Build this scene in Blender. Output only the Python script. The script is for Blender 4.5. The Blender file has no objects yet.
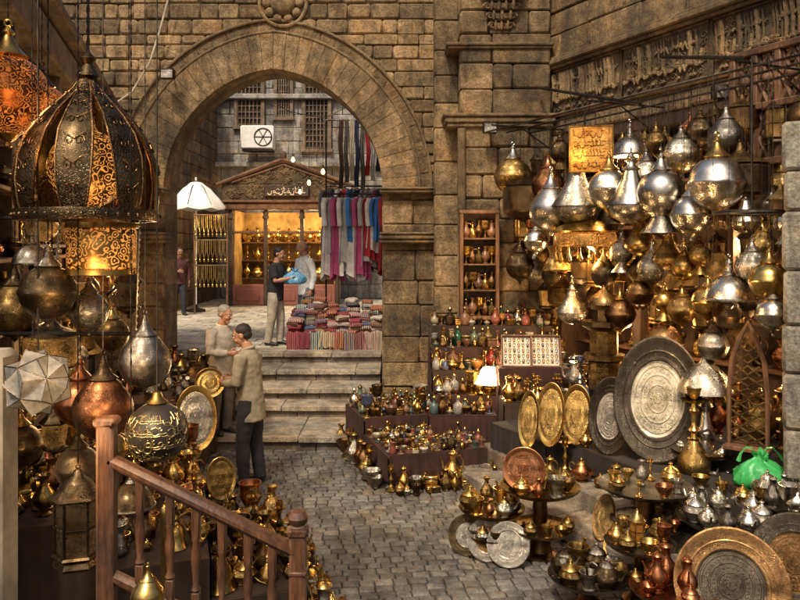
import bpy, bmesh, math, random
from mathutils import Vector, Matrix, Euler, noise
R=math.radians; PI=math.pi; sin=math.sin; cos=math.cos
rnd=random.Random(7)
scene=bpy.context.scene; col=scene.collection
F=750.; HZ=246.; CH=2.6
def P(px,py,Y): return Vector(((px-400)/F*Y, Y, CH-(py-HZ)/F*Y))
def G(px,py,z):
    Y=(CH-z)*F/(py-HZ); return Vector(((px-400)/F*Y,Y,z))
# ---------------------------------------------------------------- mesh builder
class MB:
    def __init__(s): s.v=[];s.f=[];s.sm=[];s.c=[]
    def add(s,vs,fs,smooth=True,c=1.0,M=None):
        o=len(s.v)
        if M is not None: vs=[M@Vector(p) for p in vs]
        s.v+=[tuple(p) for p in vs]
        for f in fs: s.f.append(tuple(i+o for i in f)); s.sm.append(smooth); s.c.append(c)
        return s
    def lathe(s,pr,seg=20,M=None,smooth=True,c=1.0):
        vs=[];rings=[]
        for r,z in pr:
            if r<1e-5: rings.append([len(vs)]); vs.append((0,0,z))
            else:
                rings.append(list(range(len(vs),len(vs)+seg)))
                vs+=[(r*cos(2*PI*i/seg),r*sin(2*PI*i/seg),z) for i in range(seg)]
        fs=[]
        for a,b in zip(rings,rings[1:]):
            if len(a)==1 and len(b)==1: continue
            for i in range(seg):
                j=(i+1)%seg
                if len(a)==1: fs.append((a[0],b[j],b[i]))
                elif len(b)==1: fs.append((a[i],a[j],b[0]))
                else: fs.append((a[i],a[j],b[j],b[i]))
        return s.add(vs,fs,smooth,c,M)
    def tube(s,path,r,seg=8,closed=False,M=None,c=1.0):
        pts=[Vector(p) for p in path]; n=len(pts)
        rr=r if isinstance(r,(list,tuple)) else [r]*n
        vs=[];fs=[];a=None
        for i,p in enumerate(pts):
            if closed: t=pts[(i+1)%n]-pts[i-1]
            else: t=pts[min(i+1,n-1)]-pts[max(i-1,0)]
            t=t.normalized() if t.length>1e-9 else Vector((0,0,1))
            if a is None:
                a=Vector((0,0,1)) if abs(t.z)<.9 else Vector((0,1,0))
            a=(a-t*a.dot(t)); a=a.normalized() if a.length>1e-6 else t.orthogonal().normalized()
            b=t.cross(a)
            for k in range(seg):
                th=2*PI*k/seg; vs.append(p+(a*cos(th)+b*sin(th))*rr[i])
        m=n if closed else n-1
        for i in range(m):
            for k in range(seg):
                l=(k+1)%seg; i2=(i+1)%n
                fs.append((i*seg+k,i*seg+l,i2*seg+l,i2*seg+k))
        if not closed:
            fs.append(tuple(range(seg-1,-1,-1))); fs.append(tuple((n-1)*seg+k for k in range(seg)))
        return s.add(vs,fs,True,c,M)
    def ball(s,c0,r,seg=14,rings=9,M=None,c=1.0):
        if not isinstance(r,(tuple,list)): r=(r,r,r)
        T=Matrix.Translation(c0)@Matrix.Diagonal((r[0],r[1],r[2],1))
        if M is not None: T=M@T
        pr=[(0 if i in(0,rings) else sin(PI*i/rings),-cos(PI*i/rings)) for i in range(rings+1)]
        return s.lathe(pr,seg,T,True,c)
    def blk(s,c0,size,ch=.01,M=None,c=1.0,rz=0.0):
        h=[max(x/2,1e-4) for x in size]; ch=min(ch,min(h)*.9)
        vs=[];idx={}
        for a in range(3):
            for sx in(-1,1):
                for sy in(-1,1):
                    for sz in(-1,1):
                        sg=(sx,sy,sz); idx[(a,sg)]=len(vs)
                        vs.append(Vector([sg[k]*(h[k] if k==a else h[k]-ch) for k in range(3)]))
        fs=[]
        for a in range(3):
            b,d=[k for k in range(3) if k!=a]
            for sg in(-1,1):
                q=[]
                for p in((-1,-1),(1,-1),(1,1),(-1,1)):
                    t=[0,0,0]; t[a]=sg; t[b]=p[0]; t[d]=p[1]; q.append(idx[(a,tuple(t))])
                fs.append(q)
            for s1 in(-1,1):
                for s2 in(-1,1):
                    q=[]
                    for ax,e in((b,-1),(b,1),(d,1),(d,-1)):
                        t=[0,0,0]; t[b]=s1; t[d]=s2; t[a]=e; q.append(idx[(ax,tuple(t))])
                    fs.append(q)
        for sx in(-1,1):
            for sy in(-1,1):
                for sz in(-1,1): fs.append([idx[(a,(sx,sy,sz))] for a in range(3)])
        out=[]
        for f in fs:
            ce=sum((vs[i] for i in f),Vector())/len(f)
            nn=(vs[f[1]]-vs[f[0]]).cross(vs[f[2]]-vs[f[1]])
            out.append(f if nn.dot(ce)>0 else f[::-1])
        T=Matrix.Translation(c0)@Matrix.Rotation(rz,4,'Z')
        if M is not None: T=M@T
        return s.add(vs,out,False,c,T)
    def mesh(s,name,mat):
        me=bpy.data.meshes.new(name); me.from_pydata(s.v,[],s.f)
        me.polygons.foreach_set('use_smooth',s.sm)
        at=me.attributes.new('tone','FLOAT','FACE'); at.data.foreach_set('value',s.c)
        me.materials.append(mat)
        try: me.set_sharp_from_angle(angle=R(42))
        except Exception: pass
        me.update(); return me
    def build(s,name,mat,parent=None,M=None):
        o=bpy.data.objects.new(name,s.mesh(name,mat)); col.objects.link(o)
        if parent: o.parent=parent
        if M is not None: o.matrix_world=M
        return o
LABELS={}
def tag(o,label,cat,group=None,kind=None):
    n=len(label.split())
    if n<4 or n>16: print('LABELLEN',n,label)
    if label in LABELS and not group: print('DUP',label)
    LABELS[label]=1
    o['label']=label; o['category']=cat
    if group: o['group']=group
    if kind: o['kind']=kind
    return o
def empty(name,loc=(0,0,0),rz=0,M=None):
    o=bpy.data.objects.new(name,None); o.empty_display_size=.1; col.objects.link(o)
    if M is not None: o.matrix_world=M
    else: o.location=loc; o.rotation_euler=(0,0,rz)
    return o
ORD=['first','second','third','fourth','fifth','sixth','seventh','eighth','ninth','tenth','eleventh','twelfth','thirteenth','fourteenth','fifteenth','sixteenth','seventeenth','eighteenth','nineteenth','twentieth','twenty-first','twenty-second','twenty-third','twenty-fourth','twenty-fifth','twenty-sixth']
# ---------------------------------------------------------------- materials
def nm(name):
    m=bpy.data.materials.new(name); m.use_nodes=True; nt=m.node_tree
    return m,nt,nt.nodes['Principled BSDF']
def ND(nt,t,**k):
    n=nt.nodes.new(t)
    for a,b in k.items(): setattr(n,a,b)
    return n
def ramp(nt,fac,stops):
    r=nt.nodes.new('ShaderNodeValToRGB'); el=r.color_ramp.elements
    while len(el)<len(stops): el.new(.5)
    for e,(p,c) in zip(el,stops):
        e.position=p; e.color=(c[0],c[1],c[2],1) if isinstance(c,(tuple,list)) else (c,c,c,1)
    nt.links.new(fac,r.inputs[0]); return r.outputs[0]
def mixc(nt,a,b,fac=1.0,bt='MULTIPLY'):
    m=nt.nodes.new('ShaderNodeMix'); m.data_type='RGBA'; m.blend_type=bt
    L=nt.links
    for v,i in((fac,0),(a,6),(b,7)):
        if hasattr(v,'links'): L.new(v,m.inputs[i])
        elif i==0: m.inputs[0].default_value=v
        else: m.inputs[i].default_value=(v[0],v[1],v[2],1)
    return m.outputs[2]
def noi(nt,vec,scale,detail=5,rough=.6):
    n=ND(nt,'ShaderNodeTexNoise'); n.inputs['Scale'].default_value=scale; n.inputs['Detail'].default_value=detail; n.inputs['Roughness'].default_value=rough
    nt.links.new(vec,n.inputs['Vector']); return n.outputs['Fac']
def bump(nt,h,st,dist,prev=None):
    b=ND(nt,'ShaderNodeBump'); b.inputs['Strength'].default_value=st; b.inputs['Distance'].default_value=dist
    nt.links.new(h,b.inputs['Height'])
    if prev: nt.links.new(prev,b.inputs['Normal'])
    return b.outputs[0]
def objrand(nt,lo,hi):
    oi=ND(nt,'ShaderNodeObjectInfo'); return ramp(nt,oi.outputs['Random'],[(0,lo),(1,hi)])
def filigree(nt,tc,es,freq=15.):
    L=nt.links
    w=ND(nt,'ShaderNodeTexNoise'); w.inputs['Scale'].default_value=es*.4; L.new(tc,w.inputs['Vector'])
    ad=ND(nt,'ShaderNodeVectorMath',operation='MULTIPLY_ADD'); k=1.6/es; ad.inputs[1].default_value=(k,k,k); L.new(w.outputs['Color'],ad.inputs[0]); L.new(tc,ad.inputs[2])
    v=ND(nt,'ShaderNodeTexVoronoi',feature='F1'); v.inputs['Scale'].default_value=es; L.new(ad.outputs[0],v.inputs['Vector'])
    mt=ND(nt,'ShaderNodeMath',operation='SINE'); ml=ND(nt,'ShaderNodeMath',operation='MULTIPLY'); ml.inputs[1].default_value=freq
    L.new(v.outputs['Distance'],ml.inputs[0]); L.new(ml.outputs[0],mt.inputs[0]); return mt.outputs[0]
def stone(name,dark,light,stain=.35,gs=9.,bs=.6,rough=.9,st_scale=.9):
    m,nt,b=nm(name); L=nt.links
    tc=ND(nt,'ShaderNodeTexCoord').outputs['Object']
    n1=noi(nt,tc,st_scale,9,.68); n2=noi(nt,tc,gs,8,.75); n3=noi(nt,tc,gs*6,4,.6); n4=noi(nt,tc,st_scale*2.7,6,.7)
    mp=ND(nt,'ShaderNodeMapping'); mp.inputs['Scale'].default_value=(2.2,2.2,.35); L.new(tc,mp.inputs[0]); n5=noi(nt,mp.outputs[0],1.6,7,.7)
    c=ramp(nt,n2,[(.3,dark),(.68,light)])
    c=mixc(nt,c,ramp(nt,n4,[(.35,(1.0,.85,.64)),(.5,(1,1,1)),(.65,(.8,.84,.88))]))
    c=mixc(nt,c,ramp(nt,n1,[(.38,stain),(.56,1.0)]))
    c=mixc(nt,c,ramp(nt,n5,[(.36,.45),(.56,1.0)]))
    c=mixc(nt,c,ramp(nt,n3,[(.3,.5),(.6,1.12)]))
    at=ND(nt,'ShaderNodeAttribute',attribute_name='tone')
    c=mixc(nt,c,at.outputs['Color'])
    L.new(c,b.inputs['Base Color']); b.inputs['Roughness'].default_value=rough
    bb=bump(nt,n2,bs,.05); bb=bump(nt,n3,bs*.8,.01,bb); L.new(bb,b.inputs['Normal'])
    return m
def metal(name,c1,c2,rough=.3,eng=0,es=16.,glow=None,gstr=3.,hole=.3,grime=.5):
    m,nt,b=nm(name); L=nt.links
    tc=ND(nt,'ShaderNodeTexCoord').outputs['Object']
    n1=noi(nt,tc,3.2,5,.6); n2=noi(nt,tc,9,9,.72)
    c=ramp(nt,n1,[(.33,c1),(.64,c2)]); c=mixc(nt,c,objrand(nt,.65,1.12))
    gr=ramp(nt,n2,[(.34,grime),(.58,1.0)]); c=mixc(nt,c,gr)
    b.inputs['Metallic'].default_value=1
    L.new(ramp(nt,n2,[(.34,min(.7,rough*1.6)),(.6,rough*.8)]),b.inputs['Roughness'])
    nb=bump(nt,n1,.1,.02)
    if eng:
        g=ramp(nt,filigree(nt,tc,es),[(.0,0),(.7,1)])
        # engraved bands: pattern fades in and out over the height
        sp=ND(nt,'ShaderNodeSeparateXYZ'); L.new(tc,sp.inputs[0]); ml=ND(nt,'ShaderNodeMath',operation='MULTIPLY'); ml.inputs[1].default_value=26.; L.new(sp.outputs[2],ml.inputs[0])
        sn=ND(nt,'ShaderNodeMath',operation='SINE'); L.new(ml.outputs[0],sn.inputs[0])
        bd=ramp(nt,sn.outputs[0],[(.0,.35),(.35,1.0)])
        c=mixc(nt,c,mixc(nt,(1,1,1),ramp(nt,g,[(0,1-.75*eng),(1,1.03)]),bd,'MIX'))
        L.new(c,b.inputs['Base Color']); nb=bump(nt,g,.35*min(1,eng+.2),.006,nb)
    elif glow:
        h=ramp(nt,filigree(nt,tc,es,17.),[(hole,0),(hole+.25,1)])
        L.new(mixc(nt,c,(.03,.012,.004),h,'MIX'),b.inputs['Base Color'])
        n6=noi(nt,tc,3.0,3,.5)
        b.inputs['Emission Color'].default_value=(*glow,1)
        mt=ND(nt,'ShaderNodeMath',operation='MULTIPLY'); mt.inputs[1].default_value=gstr
        L.new(mixc(nt,h,ramp(nt,n6,[(.35,.25),(.65,1.2)])),mt.inputs[0]); L.new(mt.outputs[0],b.inputs['Emission Strength'])
        nb=bump(nt,h,-.5,.01,nb)
    else: L.new(c,b.inputs['Base Color'])
    L.new(nb,b.inputs['Normal'])
    return m
def plain(name,c,rough=.7,var=.35,ns=6.,bs=.25,rand=(1,1),emis=None,es=1.,bd=.01,spec=.4,trans=0,stripe=None):
    m,nt,b=nm(name); L=nt.links
    tc=ND(nt,'ShaderNodeTexCoord').outputs['Object']
    n1=noi(nt,tc,ns,6,.65)
    cc=ramp(nt,n1,[(.3,[x*(1-var) for x in c]),(.7,[min(1,x*(1+var*.4)) for x in c])])
    if rand!=(1,1): cc=mixc(nt,cc,objrand(nt,*rand))
    if stripe:
        w=ND(nt,'ShaderNodeTexWave'); w.inputs['Scale'].default_value=9; w.inputs['Distortion'].default_value=3; L.new(tc,w.inputs['Vector'])
        cc=mixc(nt,cc,stripe,ramp(nt,w.outputs['Fac'],[(.6,0),(.72,1)]),'MIX')
    L.new(cc,b.inputs['Base Color']); b.inputs['Roughness'].default_value=rough
    b.inputs['Specular IOR Level'].default_value=spec
    if trans:
        tl=ND(nt,'ShaderNodeBsdfTranslucent'); L.new(cc,tl.inputs[0]); mx=ND(nt,'ShaderNodeMixShader'); mx.inputs[0].default_value=trans
        out=nt.nodes['Material Output']; L.new(b.outputs[0],mx.inputs[1]); L.new(tl.outputs[0],mx.inputs[2]); L.new(mx.outputs[0],out.inputs[0])
    if emis: b.inputs['Emission Color'].default_value=(*emis,1); b.inputs['Emission Strength'].default_value=es
    L.new(bump(nt,n1,bs,bd),b.inputs['Normal']); return m
def wood(name,d,l,sc=(1,1,8),rough=.6):
    m,nt,b=nm(name); L=nt.links
    tc=ND(nt,'ShaderNodeTexCoord').outputs['Object']
    mp=ND(nt,'ShaderNodeMapping'); mp.inputs['Scale'].default_value=sc; L.new(tc,mp.inputs[0])
    n1=noi(nt,mp.outputs[0],6,8,.7); n2=noi(nt,tc,3,6,.7)
    c=mixc(nt,ramp(nt,n1,[(.3,d),(.7,l)]),ramp(nt,n2,[(.36,.4),(.62,1.1)]))
    L.new(c,b.inputs['Base Color']); L.new(ramp(nt,n2,[(.3,min(.9,rough*1.6)),(.6,rough)]),b.inputs['Roughness'])
    L.new(bump(nt,n1,.4,.012),b.inputs['Normal']); return m
M={}
M['stone']=stone('sandstone',(.16,.096,.042),(.52,.355,.178),.3,7,.95)
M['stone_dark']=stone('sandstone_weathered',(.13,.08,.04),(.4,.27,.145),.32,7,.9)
M['stone_carved']=stone('sandstone_carved',(.15,.09,.04),(.47,.32,.16),.34,12,.8)
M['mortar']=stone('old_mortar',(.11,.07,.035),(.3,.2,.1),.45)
M['grey_stone']=stone('grey_facade',(.2,.185,.165),(.5,.47,.42),.5,5)
M['cobble']=stone('cobble_stone',(.1,.091,.077),(.33,.305,.262),.5,16,.6,.55)
M['step']=stone('step_stone',(.19,.155,.115),(.52,.44,.335),.5,10,.6,.75)
M['ground']=stone('packed_earth',(.04,.036,.029),(.1,.088,.07),.6)
M['pave']=stone('street_paving',(.42,.37,.29),(.7,.63,.52),.75,7)
M['pale_stone']=stone('pale_weathered_stone',(.3,.25,.18),(.6,.53,.41),.5,6,.8)
M['brass']=metal('brass',(.27,.15,.04),(.76,.49,.15),.29)
M['brass_eng']=metal('engraved_brass',(.27,.155,.045),(.76,.51,.18),.3,1,58)
M['gold']=metal('bright_brass',(.46,.27,.06),(.94,.66,.23),.24,grime=.55)
M['old_brass']=metal('tarnished_brass',(.09,.055,.022),(.43,.27,.1),.34,.9,54)
M['bronze']=metal('brown_bronze',(.08,.042,.018),(.32,.175,.072),.33,.5,50)
M['copper']=metal('copper',(.22,.07,.028),(.66,.28,.125),.31)
M['copper_eng']=metal('engraved_copper',(.17,.06,.025),(.5,.22,.1),.33,1,58)
M['silver']=metal('silver_metal',(.4,.36,.29),(.92,.86,.74),.22,.18,60,grime=.55)
M['silver_eng']=metal('engraved_silver',(.38,.34,.26),(.88,.81,.66),.27,.85,62)
M['pewter']=metal('pewter',(.13,.115,.095),(.48,.43,.36),.31,.7,60)
M['dark']=metal('dark_bronze',(.04,.03,.018),(.18,.122,.064),.34,.8,56)
M['black']=metal('blackened_metal',(.028,.022,.016),(.11,.088,.062),.3,.5,60)
M['inlay']=metal('pale_inlay_metal',(.42,.35,.22),(.84,.76,.58),.38,.9,70,grime=.65)
M['iron']=metal('iron',(.03,.026,.022),(.11,.095,.08),.5)
M['amber']=metal('pierced_brass_lit',(.2,.105,.026),(.5,.28,.085),.33,0,32,(1,.37,.07),1.25,.3)
M['amber_red']=metal('pierced_copper_lit',(.13,.04,.013),(.34,.12,.04),.35,0,22,(1,.27,.045),.95,.4)
M['amber2']=metal('pierced_brass_low_light',(.13,.08,.024),(.45,.28,.1),.33,0,34,(1,.45,.11),.6,.45)
M['pierced']=metal('pierced_dark_metal',(.07,.046,.022),(.29,.185,.085),.35,0,34,(.9,.5,.2),.14,.45)
M['plaque']=metal('plaque_metal',(.5,.2,.04),(.9,.5,.14),.36,.8,60)
M['glass_amber']=plain('amber_glass',(.35,.15,.03),.15,.5,8,.1,(.5,1))
M['glass_red']=plain('red_glass',(.2,.02,.015),.12,.5,8,.1,(.5,1.1))
M['glass_green']=plain('green_glass',(.02,.1,.05),.12,.5,8,.1,(.5,1.1))
M['glass_white']=plain('milk_glass',(.3,.285,.25),.25,.65,14,.3,(.7,1.1))
M['wood']=wood('brown_wood',(.06,.026,.011),(.22,.1,.04),(5,5,.8))
M['wood_dark']=wood('dark_wood',(.02,.011,.007),(.085,.042,.02),(5,5,.8))
M['wood_red']=wood('worn_rail_wood',(.028,.011,.005),(.17,.07,.03),(9,9,1.2),.38)
M['wood_grey']=wood('weathered_wood',(.08,.052,.03),(.22,.15,.09),(5,5,1))
M['plaster']=plain('beige_plaster',(.45,.39,.3),.9,.5,4)
M['white']=plain('white_paint',(.72,.7,.66),.6,.2)
M['cloth_dark']=plain('dark_red_cloth',(.04,.015,.012),.95,.6,5,.5)
M['cloth_black']=plain('black_cloth',(.022,.018,.015),.95,.5,5,.5)
M['cloth_brown']=plain('brown_cloth',(.045,.026,.015),.95,.5,5,.5)
M['parasol']=plain('parasol_canvas',(.7,.7,.68),.9,.12,3)
M['green_bag']=plain('green_plastic',(.08,.55,.16),.28,.3,14,.3,bd=.015,trans=.45)
M['blue_bag']=plain('light_blue_plastic',(.16,.42,.68),.32,.3,14,.3,bd=.015,trans=.4)
M['shade']=plain('lit_lamp_shade',(.8,.7,.5),.8,.1,5,.1,emis=(1,.74,.4),es=1.6)
M['bulb']=plain('lit_bulb',(.9,.7,.4),.3,.05,5,0,emis=(1,.62,.24),es=5)
M['velvet']=plain('display_lining',(.5,.44,.35),.9,.35,12)
M['lip']=plain('lip_skin',(.22,.08,.06),.5,.2)
M['eye']=plain('eye_white',(.7,.68,.64),.25,.05)
M['hair_black']=plain('black_hair',(.014,.011,.009),.6,.5,40,.8)
M['hair_grey']=plain('grey_hair',(.22,.2,.18),.7,.5,40,.8)
M['shoe']=plain('black_shoe',(.02,.018,.016),.45,.3)
M['skin']=plain('tan_skin',(.38,.2,.12),.5,.2,9,.1)
M['skin_dark']=plain('brown_skin',(.27,.135,.075),.5,.2,9,.1)
M['lettering']=plain('pale_lettering',(.55,.47,.32),.6,.2)
FAB={}
def fab(c,nmn='cloth',stripe=None):
    k=(tuple(c),stripe)
    if k not in FAB: FAB[k]=plain(nmn+'_fabric',c,.95,.4,7,.5,(.8,1.1),bd=.02,stripe=stripe)
    return FAB[k]
CER=[((.24,.07,.045),'red'),((.08,.13,.125),'teal'),((.42,.36,.26),'cream'),((.07,.085,.15),'blue'),((.32,.19,.06),'ochre'),((.1,.13,.075),'green'),((.18,.085,.045),'brown'),((.33,.3,.265),'grey')]
for c,n in CER: M['cer_'+n]=plain(n+'_glaze',c,.36,.6,9,.15,(.5,1.05))
MW_={'brass':'brass','brass_eng':'engraved brass','gold':'bright brass','old_brass':'tarnished brass','bronze':'brown bronze','copper':'copper','copper_eng':'engraved copper','silver':'silver','silver_eng':'engraved silver','pewter':'grey pewter','dark':'dark bronze','black':'blackened metal','amber':'glowing brass','amber2':'dimly lit brass','pierced':'pierced dark brass','glass_amber':'amber glass','glass_red':'red glass','glass_green':'green glass','glass_white':'milky glass'}
for c,n in CER: MW_['cer_'+n]=n+' glazed'
# ---------------------------------------------------------------- people (built first)
def loft(mb,pts,rad,seg=16,front=Vector((0,-1,0))):
    pts=[Vector(p) for p in pts]; n=len(pts); vs=[];fs=[]
    for i,p in enumerate(pts):
        t=(pts[min(i+1,n-1)]-pts[max(i-1,0)]).normalized()
        a=front-t*front.dot(t)
        a=a.normalized() if a.length>.05 else t.orthogonal().normalized()
        b=t.cross(a); r=rad[i]; rx,ry=r if isinstance(r,tuple) else (r,r)
        for k in range(seg):
            th=2*PI*k/seg; vs.append(p+a*ry*cos(th)+b*rx*sin(th))
    for i in range(n-1):
        for k in range(seg): fs.append((i*seg+k,i*seg+(k+1)%seg,(i+1)*seg+(k+1)%seg,(i+1)*seg+k))
    fs.append(tuple(range(seg-1,-1,-1))); fs.append(tuple((n-1)*seg+k for k in range(seg)))
    mb.add(vs,fs)
def remesh(mb,name,mat,parent,vox,fold=0,extra=None,smooth=4):
    o=mb.build(name,mat); md=o.modifiers.new('r','REMESH'); md.mode='VOXEL'; md.voxel_size=vox; md.use_smooth_shade=True
    s=o.modifiers.new('s','SMOOTH'); s.iterations=smooth; s.factor=.5
    dg=bpy.context.evaluated_depsgraph_get(); dg.update()
    me=bpy.data.meshes.new_from_object(o.evaluated_get(dg)); col.objects.unlink(o); bpy.data.objects.remove(o)
    if fold:
        for v in me.vertices:
            c=v.co; d=noise.noise(Vector((c.x*9,c.y*9,c.z*5)))+.6*noise.noise(Vector((c.x*16,c.y*16,c.z*22)))
            v.co=c+v.normal*d*fold
    if extra:
        b=bmesh.new(); b.from_mesh(me); em=extra.mesh('x',mat); b.from_mesh(em); b.to_mesh(me); b.free()
        for p in me.polygons: p.use_smooth=True
    me.materials.clear(); me.materials.append(mat); me.name=name
    q=bpy.data.objects.new(name,me); col.objects.link(q); q.parent=parent; return q
def hand(mb,w,d,n,side,curl):
    d=d.normalized(); n=(n-d*n.dot(d)).normalized(); s=d.cross(n)
    loft(mb,[w-d*.03,w,w+d*.04,w+d*.085,w+d*.095],[(.024,.02),(.028,.018),(.038,.016),(.04,.014),(.03,.008)],12,n)
    for i,(o,l) in enumerate(((-.03,.07),(-.01,.08),(.01,.076),(.029,.06))):
        p=w+d*.085+s*o; dd=(d+s*o*2).normalized(); pts=[p-d*.01]; ang=0
        for j,f in enumerate((.45,.32,.25)):
            ang+=curl*(.6+.4*j); p=p+(dd*cos(ang)+n*sin(ang))*l*f; pts.append(p)
        mb.tube(pts,[.0095,.009,.008,.006],7)
    p=w+d*.025+s*side*-.03; q=(d*.6-s*side*.8+n*.35).normalized(); mb.tube([p,p+q*.035,p+q*.035+(d*.8-s*side*.2+n*.5).normalized()*.03,p+q*.035+(d*.8+n*.5).normalized()*.052],[.013,.011,.009,.007],7)
def person(loc,rz,label,H=1.7,lean=0.,hy=0.,hp=0.,arms=None,stance=(.1,.0),skin='skin',top=(.3,.28,.22),trs=(.02,.02,.025),hair='hair_black',short=False,bald=False,coat=False):
    root=empty('person',loc,rz); k=H/1.735; root.scale=(k,k,k)
    def Lr(p):
        v=Vector(p)-Vector((0,0,.92)); return Matrix.Rotation(lean,3,'X')@v+Vector((0,0,.92))
    body=MB(); shirt=MB(); tr=MB(); shoe=MB(); hands=MB()
    tp=[(0,0,.84),(0,0,.95),(0,-.005,1.08),(0,-.01,1.22),(0,0,1.34),(0,.005,1.42),(0,.005,1.47),(0,-.012,1.55)]
    tr_=[(.15,.11),(.16,.115),(.145,.105),(.16,.115),(.175,.11),(.13,.08),(.06,.06),(.052,.055)]
    tp=[Lr(p) for p in tp]; loft(body,tp,tr_)
    hem=.70 if coat else .80
    loft(shirt,[Lr((0,0,hem)),*[Lr(p) for p in((0,0,.9),(0,-.005,1.08),(0,-.01,1.22),(0,0,1.34),(0,.005,1.42),(0,.005,1.475))]],[(.185,.145),(.182,.138),(.17,.132),(.182,.138),(.197,.13),(.15,.1),(.075,.075)])
    for sx,key in((1,'L'),(-1,'R')):
        sh=Lr((sx*.185,0,1.385)); el,wr=[Vector(q) for q in arms[key][:2]]; n=Vector(arms[key][2]); cu=arms[key][3]
        loft(body,[Lr((sx*.1,0,1.38)),sh,(sh+el)/2,el,el+(wr-el)*.35,wr],[.06,.062,.05,.042,.042,.027],12,Vector((0,-.3,1)))
        hand(hands,wr,wr-el,n,sx,cu)
        if short: loft(shirt,[Lr((sx*.1,0,1.375)),sh,sh+(el-sh)*.45,sh+(el-sh)*.8],[.075,.08,.075,.072],12,Vector((0,-.3,1)))
        else: loft(shirt,[Lr((sx*.1,0,1.375)),sh,(sh+el)/2,el,el+(wr-el)*.4,wr-(wr-el)*.06],[.075,.08,.068,.06,.056,.044],12,Vector((0,-.3,1)))
        hip=Vector((sx*.085,0,.88)); st=stance[0 if sx>0 else 1]; kn=Vector((sx*.1,-.02-st*.6,.48)); anx=Vector((sx*.105,.02-st,.085))
        loft(body,[hip+Vector((0,0,.04)),hip-Vector((0,0,.06)),(hip+kn)/2,kn,kn+(anx-kn)*.35,anx,anx-Vector((0,0,.05))],[.085,.092,.078,.056,.056,.037,.037],14)
        loft(tr,[hip+Vector((0,0,.06)),hip-Vector((0,0,.06)),(hip+kn)/2,kn,kn+(anx-kn)*.5,anx-Vector((0,0,.035))],[.1,.108,.096,.078,.072,.066],14)
        hl=anx+Vector((0,.06,-.045)); loft(body,[anx+Vector((0,.04,-.04)),anx+Vector((0,-.05,-.04)),anx+Vector((sx*.01,-.16,-.052))],[(.032,.03),(.04,.03),(.03,.018)],12,Vector((0,0,1)))
        loft(shoe,[hl,hl+Vector((0,-.04,.006)),anx+Vector((0,-.04,-.035)),anx+Vector((sx*.008,-.12,-.05)),anx+Vector((sx*.012,-.19,-.056)),anx+Vector((sx*.012,-.21,-.06))],[(.03,.025),(.04,.042),(.045,.045),(.05,.034),(.04,.026),(.02,.014)],12,Vector((0,0,1)))
    loft(tr,[(0,0,.78),(0,0,.86),Lr((0,0,.97)),Lr((0,0,1.02))],[(.14,.11),(.172,.126),(.17,.125),(.16,.118)])
    nb=tp[-1]; HM=Matrix.Translation(nb)@Matrix.Rotation(hy,4,'Z')@Matrix.Rotation(hp+lean*.5,4,'X')
    hc=Vector((0,-.015,.075))
    for o,r in(((0,.005,.03),(.074,.092,.086)),((0,-.02,-.012),(.061,.074,.095)),((0,-.068,-.086),(.03,.028,.024)),((0,-.094,.002),(.011,.014,.03)),((0,-.104,-.014),(.015,.019,.013)),((.076,.01,-.002),(.012,.02,.031)),((-.076,.01,-.002),(.012,.02,.031)),((0,-.076,.032),(.05,.022,.012)),((.035,-.068,-.03),(.022,.022,.02)),((-.035,-.068,-.03),(.022,.022,.02))):
        body.ball(hc+Vector(o),r,16,11,HM)
    remesh(body,'body',M[skin],root,.0085,extra=hands,smooth=2)
    remesh(shirt,'jacket' if coat else 'shirt',fab(top),root,.012,.009)
    remesh(tr,'trousers',fab(trs),root,.012,.008)
    remesh(shoe,'shoes',M['shoe'],root,.009)
    if coat or not short:
        cl=MB(); cl.tube([Lr((.075*cos(2*PI*q/14),.005+.07*sin(2*PI*q/14),1.475+.018*sin(2*PI*q/14))) for q in range(14)],.016,8,True); cl.build('collar',fab(top),root)
    for sx in(-1,1):
        e=MB(); e.ball(hc+Vector((sx*.03,-.085,.012)),(.014,.01,.009),10,7,HM); eo=e.build('eye',M['eye'],root)
        e=MB(); e.ball(hc+Vector((sx*.03,-.0945,.012)),(.006,.003,.006),8,6,HM); e.build('iris',M['hair_black'],eo)
        e=MB(); e.tube([HM@(hc+Vector((sx*.014,-.098,.032))),HM@(hc+Vector((sx*.032,-.096,.037))),HM@(hc+Vector((sx*.05,-.084,.032)))],[.004,.005,.003],6); e.build('eyebrow',M[hair],root)
    e=MB(); e.tube([HM@(hc+Vector((-.024,-.088,-.05))),HM@(hc+Vector((0,-.096,-.047))),HM@(hc+Vector((.024,-.088,-.05)))],[.003,.006,.003],6); e.build('mouth',M['lip'],root)
    h=MB()
    if bald:
        for sx in(-1,1): h.ball(hc+Vector((sx*.045,.04,.01)),(.036,.055,.04),14,9,HM)
        h.ball(hc+Vector((0,.06,.0)),(.06,.04,.045),14,9,HM)
    else:
        h.ball(hc+Vector((0,.024,.05)),(.08,.093,.081),18,12,HM); h.ball(hc+Vector((0,.05,.0)),(.07,.06,.06),14,9,HM)
    remesh(h,'hair',M[hair],root,.008,.004,smooth=1)
    tag(root,label,'person'); return root
armF={'L':((.24,-.06,1.13),(.1,-.27,1.1),(-1,0,.1),.5),'R':((-.24,-.06,1.13),(-.1,-.27,1.12),(1,0,.1),.5)}
arm1={'L':((.25,.02,1.12),(.25,-.04,.88),(-1,0,0),.35),'R':((-.24,-.07,1.14),(-.08,-.26,1.14),(1,0,0),.5)}
pA=G(251,484,0); person(pA,R(-105),'person in grey tan jacket and dark trousers standing by the brass stall, head bowed',1.74,.08,R(10),.3,armF,(.05,-.04),top=(.3,.26,.18),trs=(.025,.025,.03),coat=True)
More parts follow.
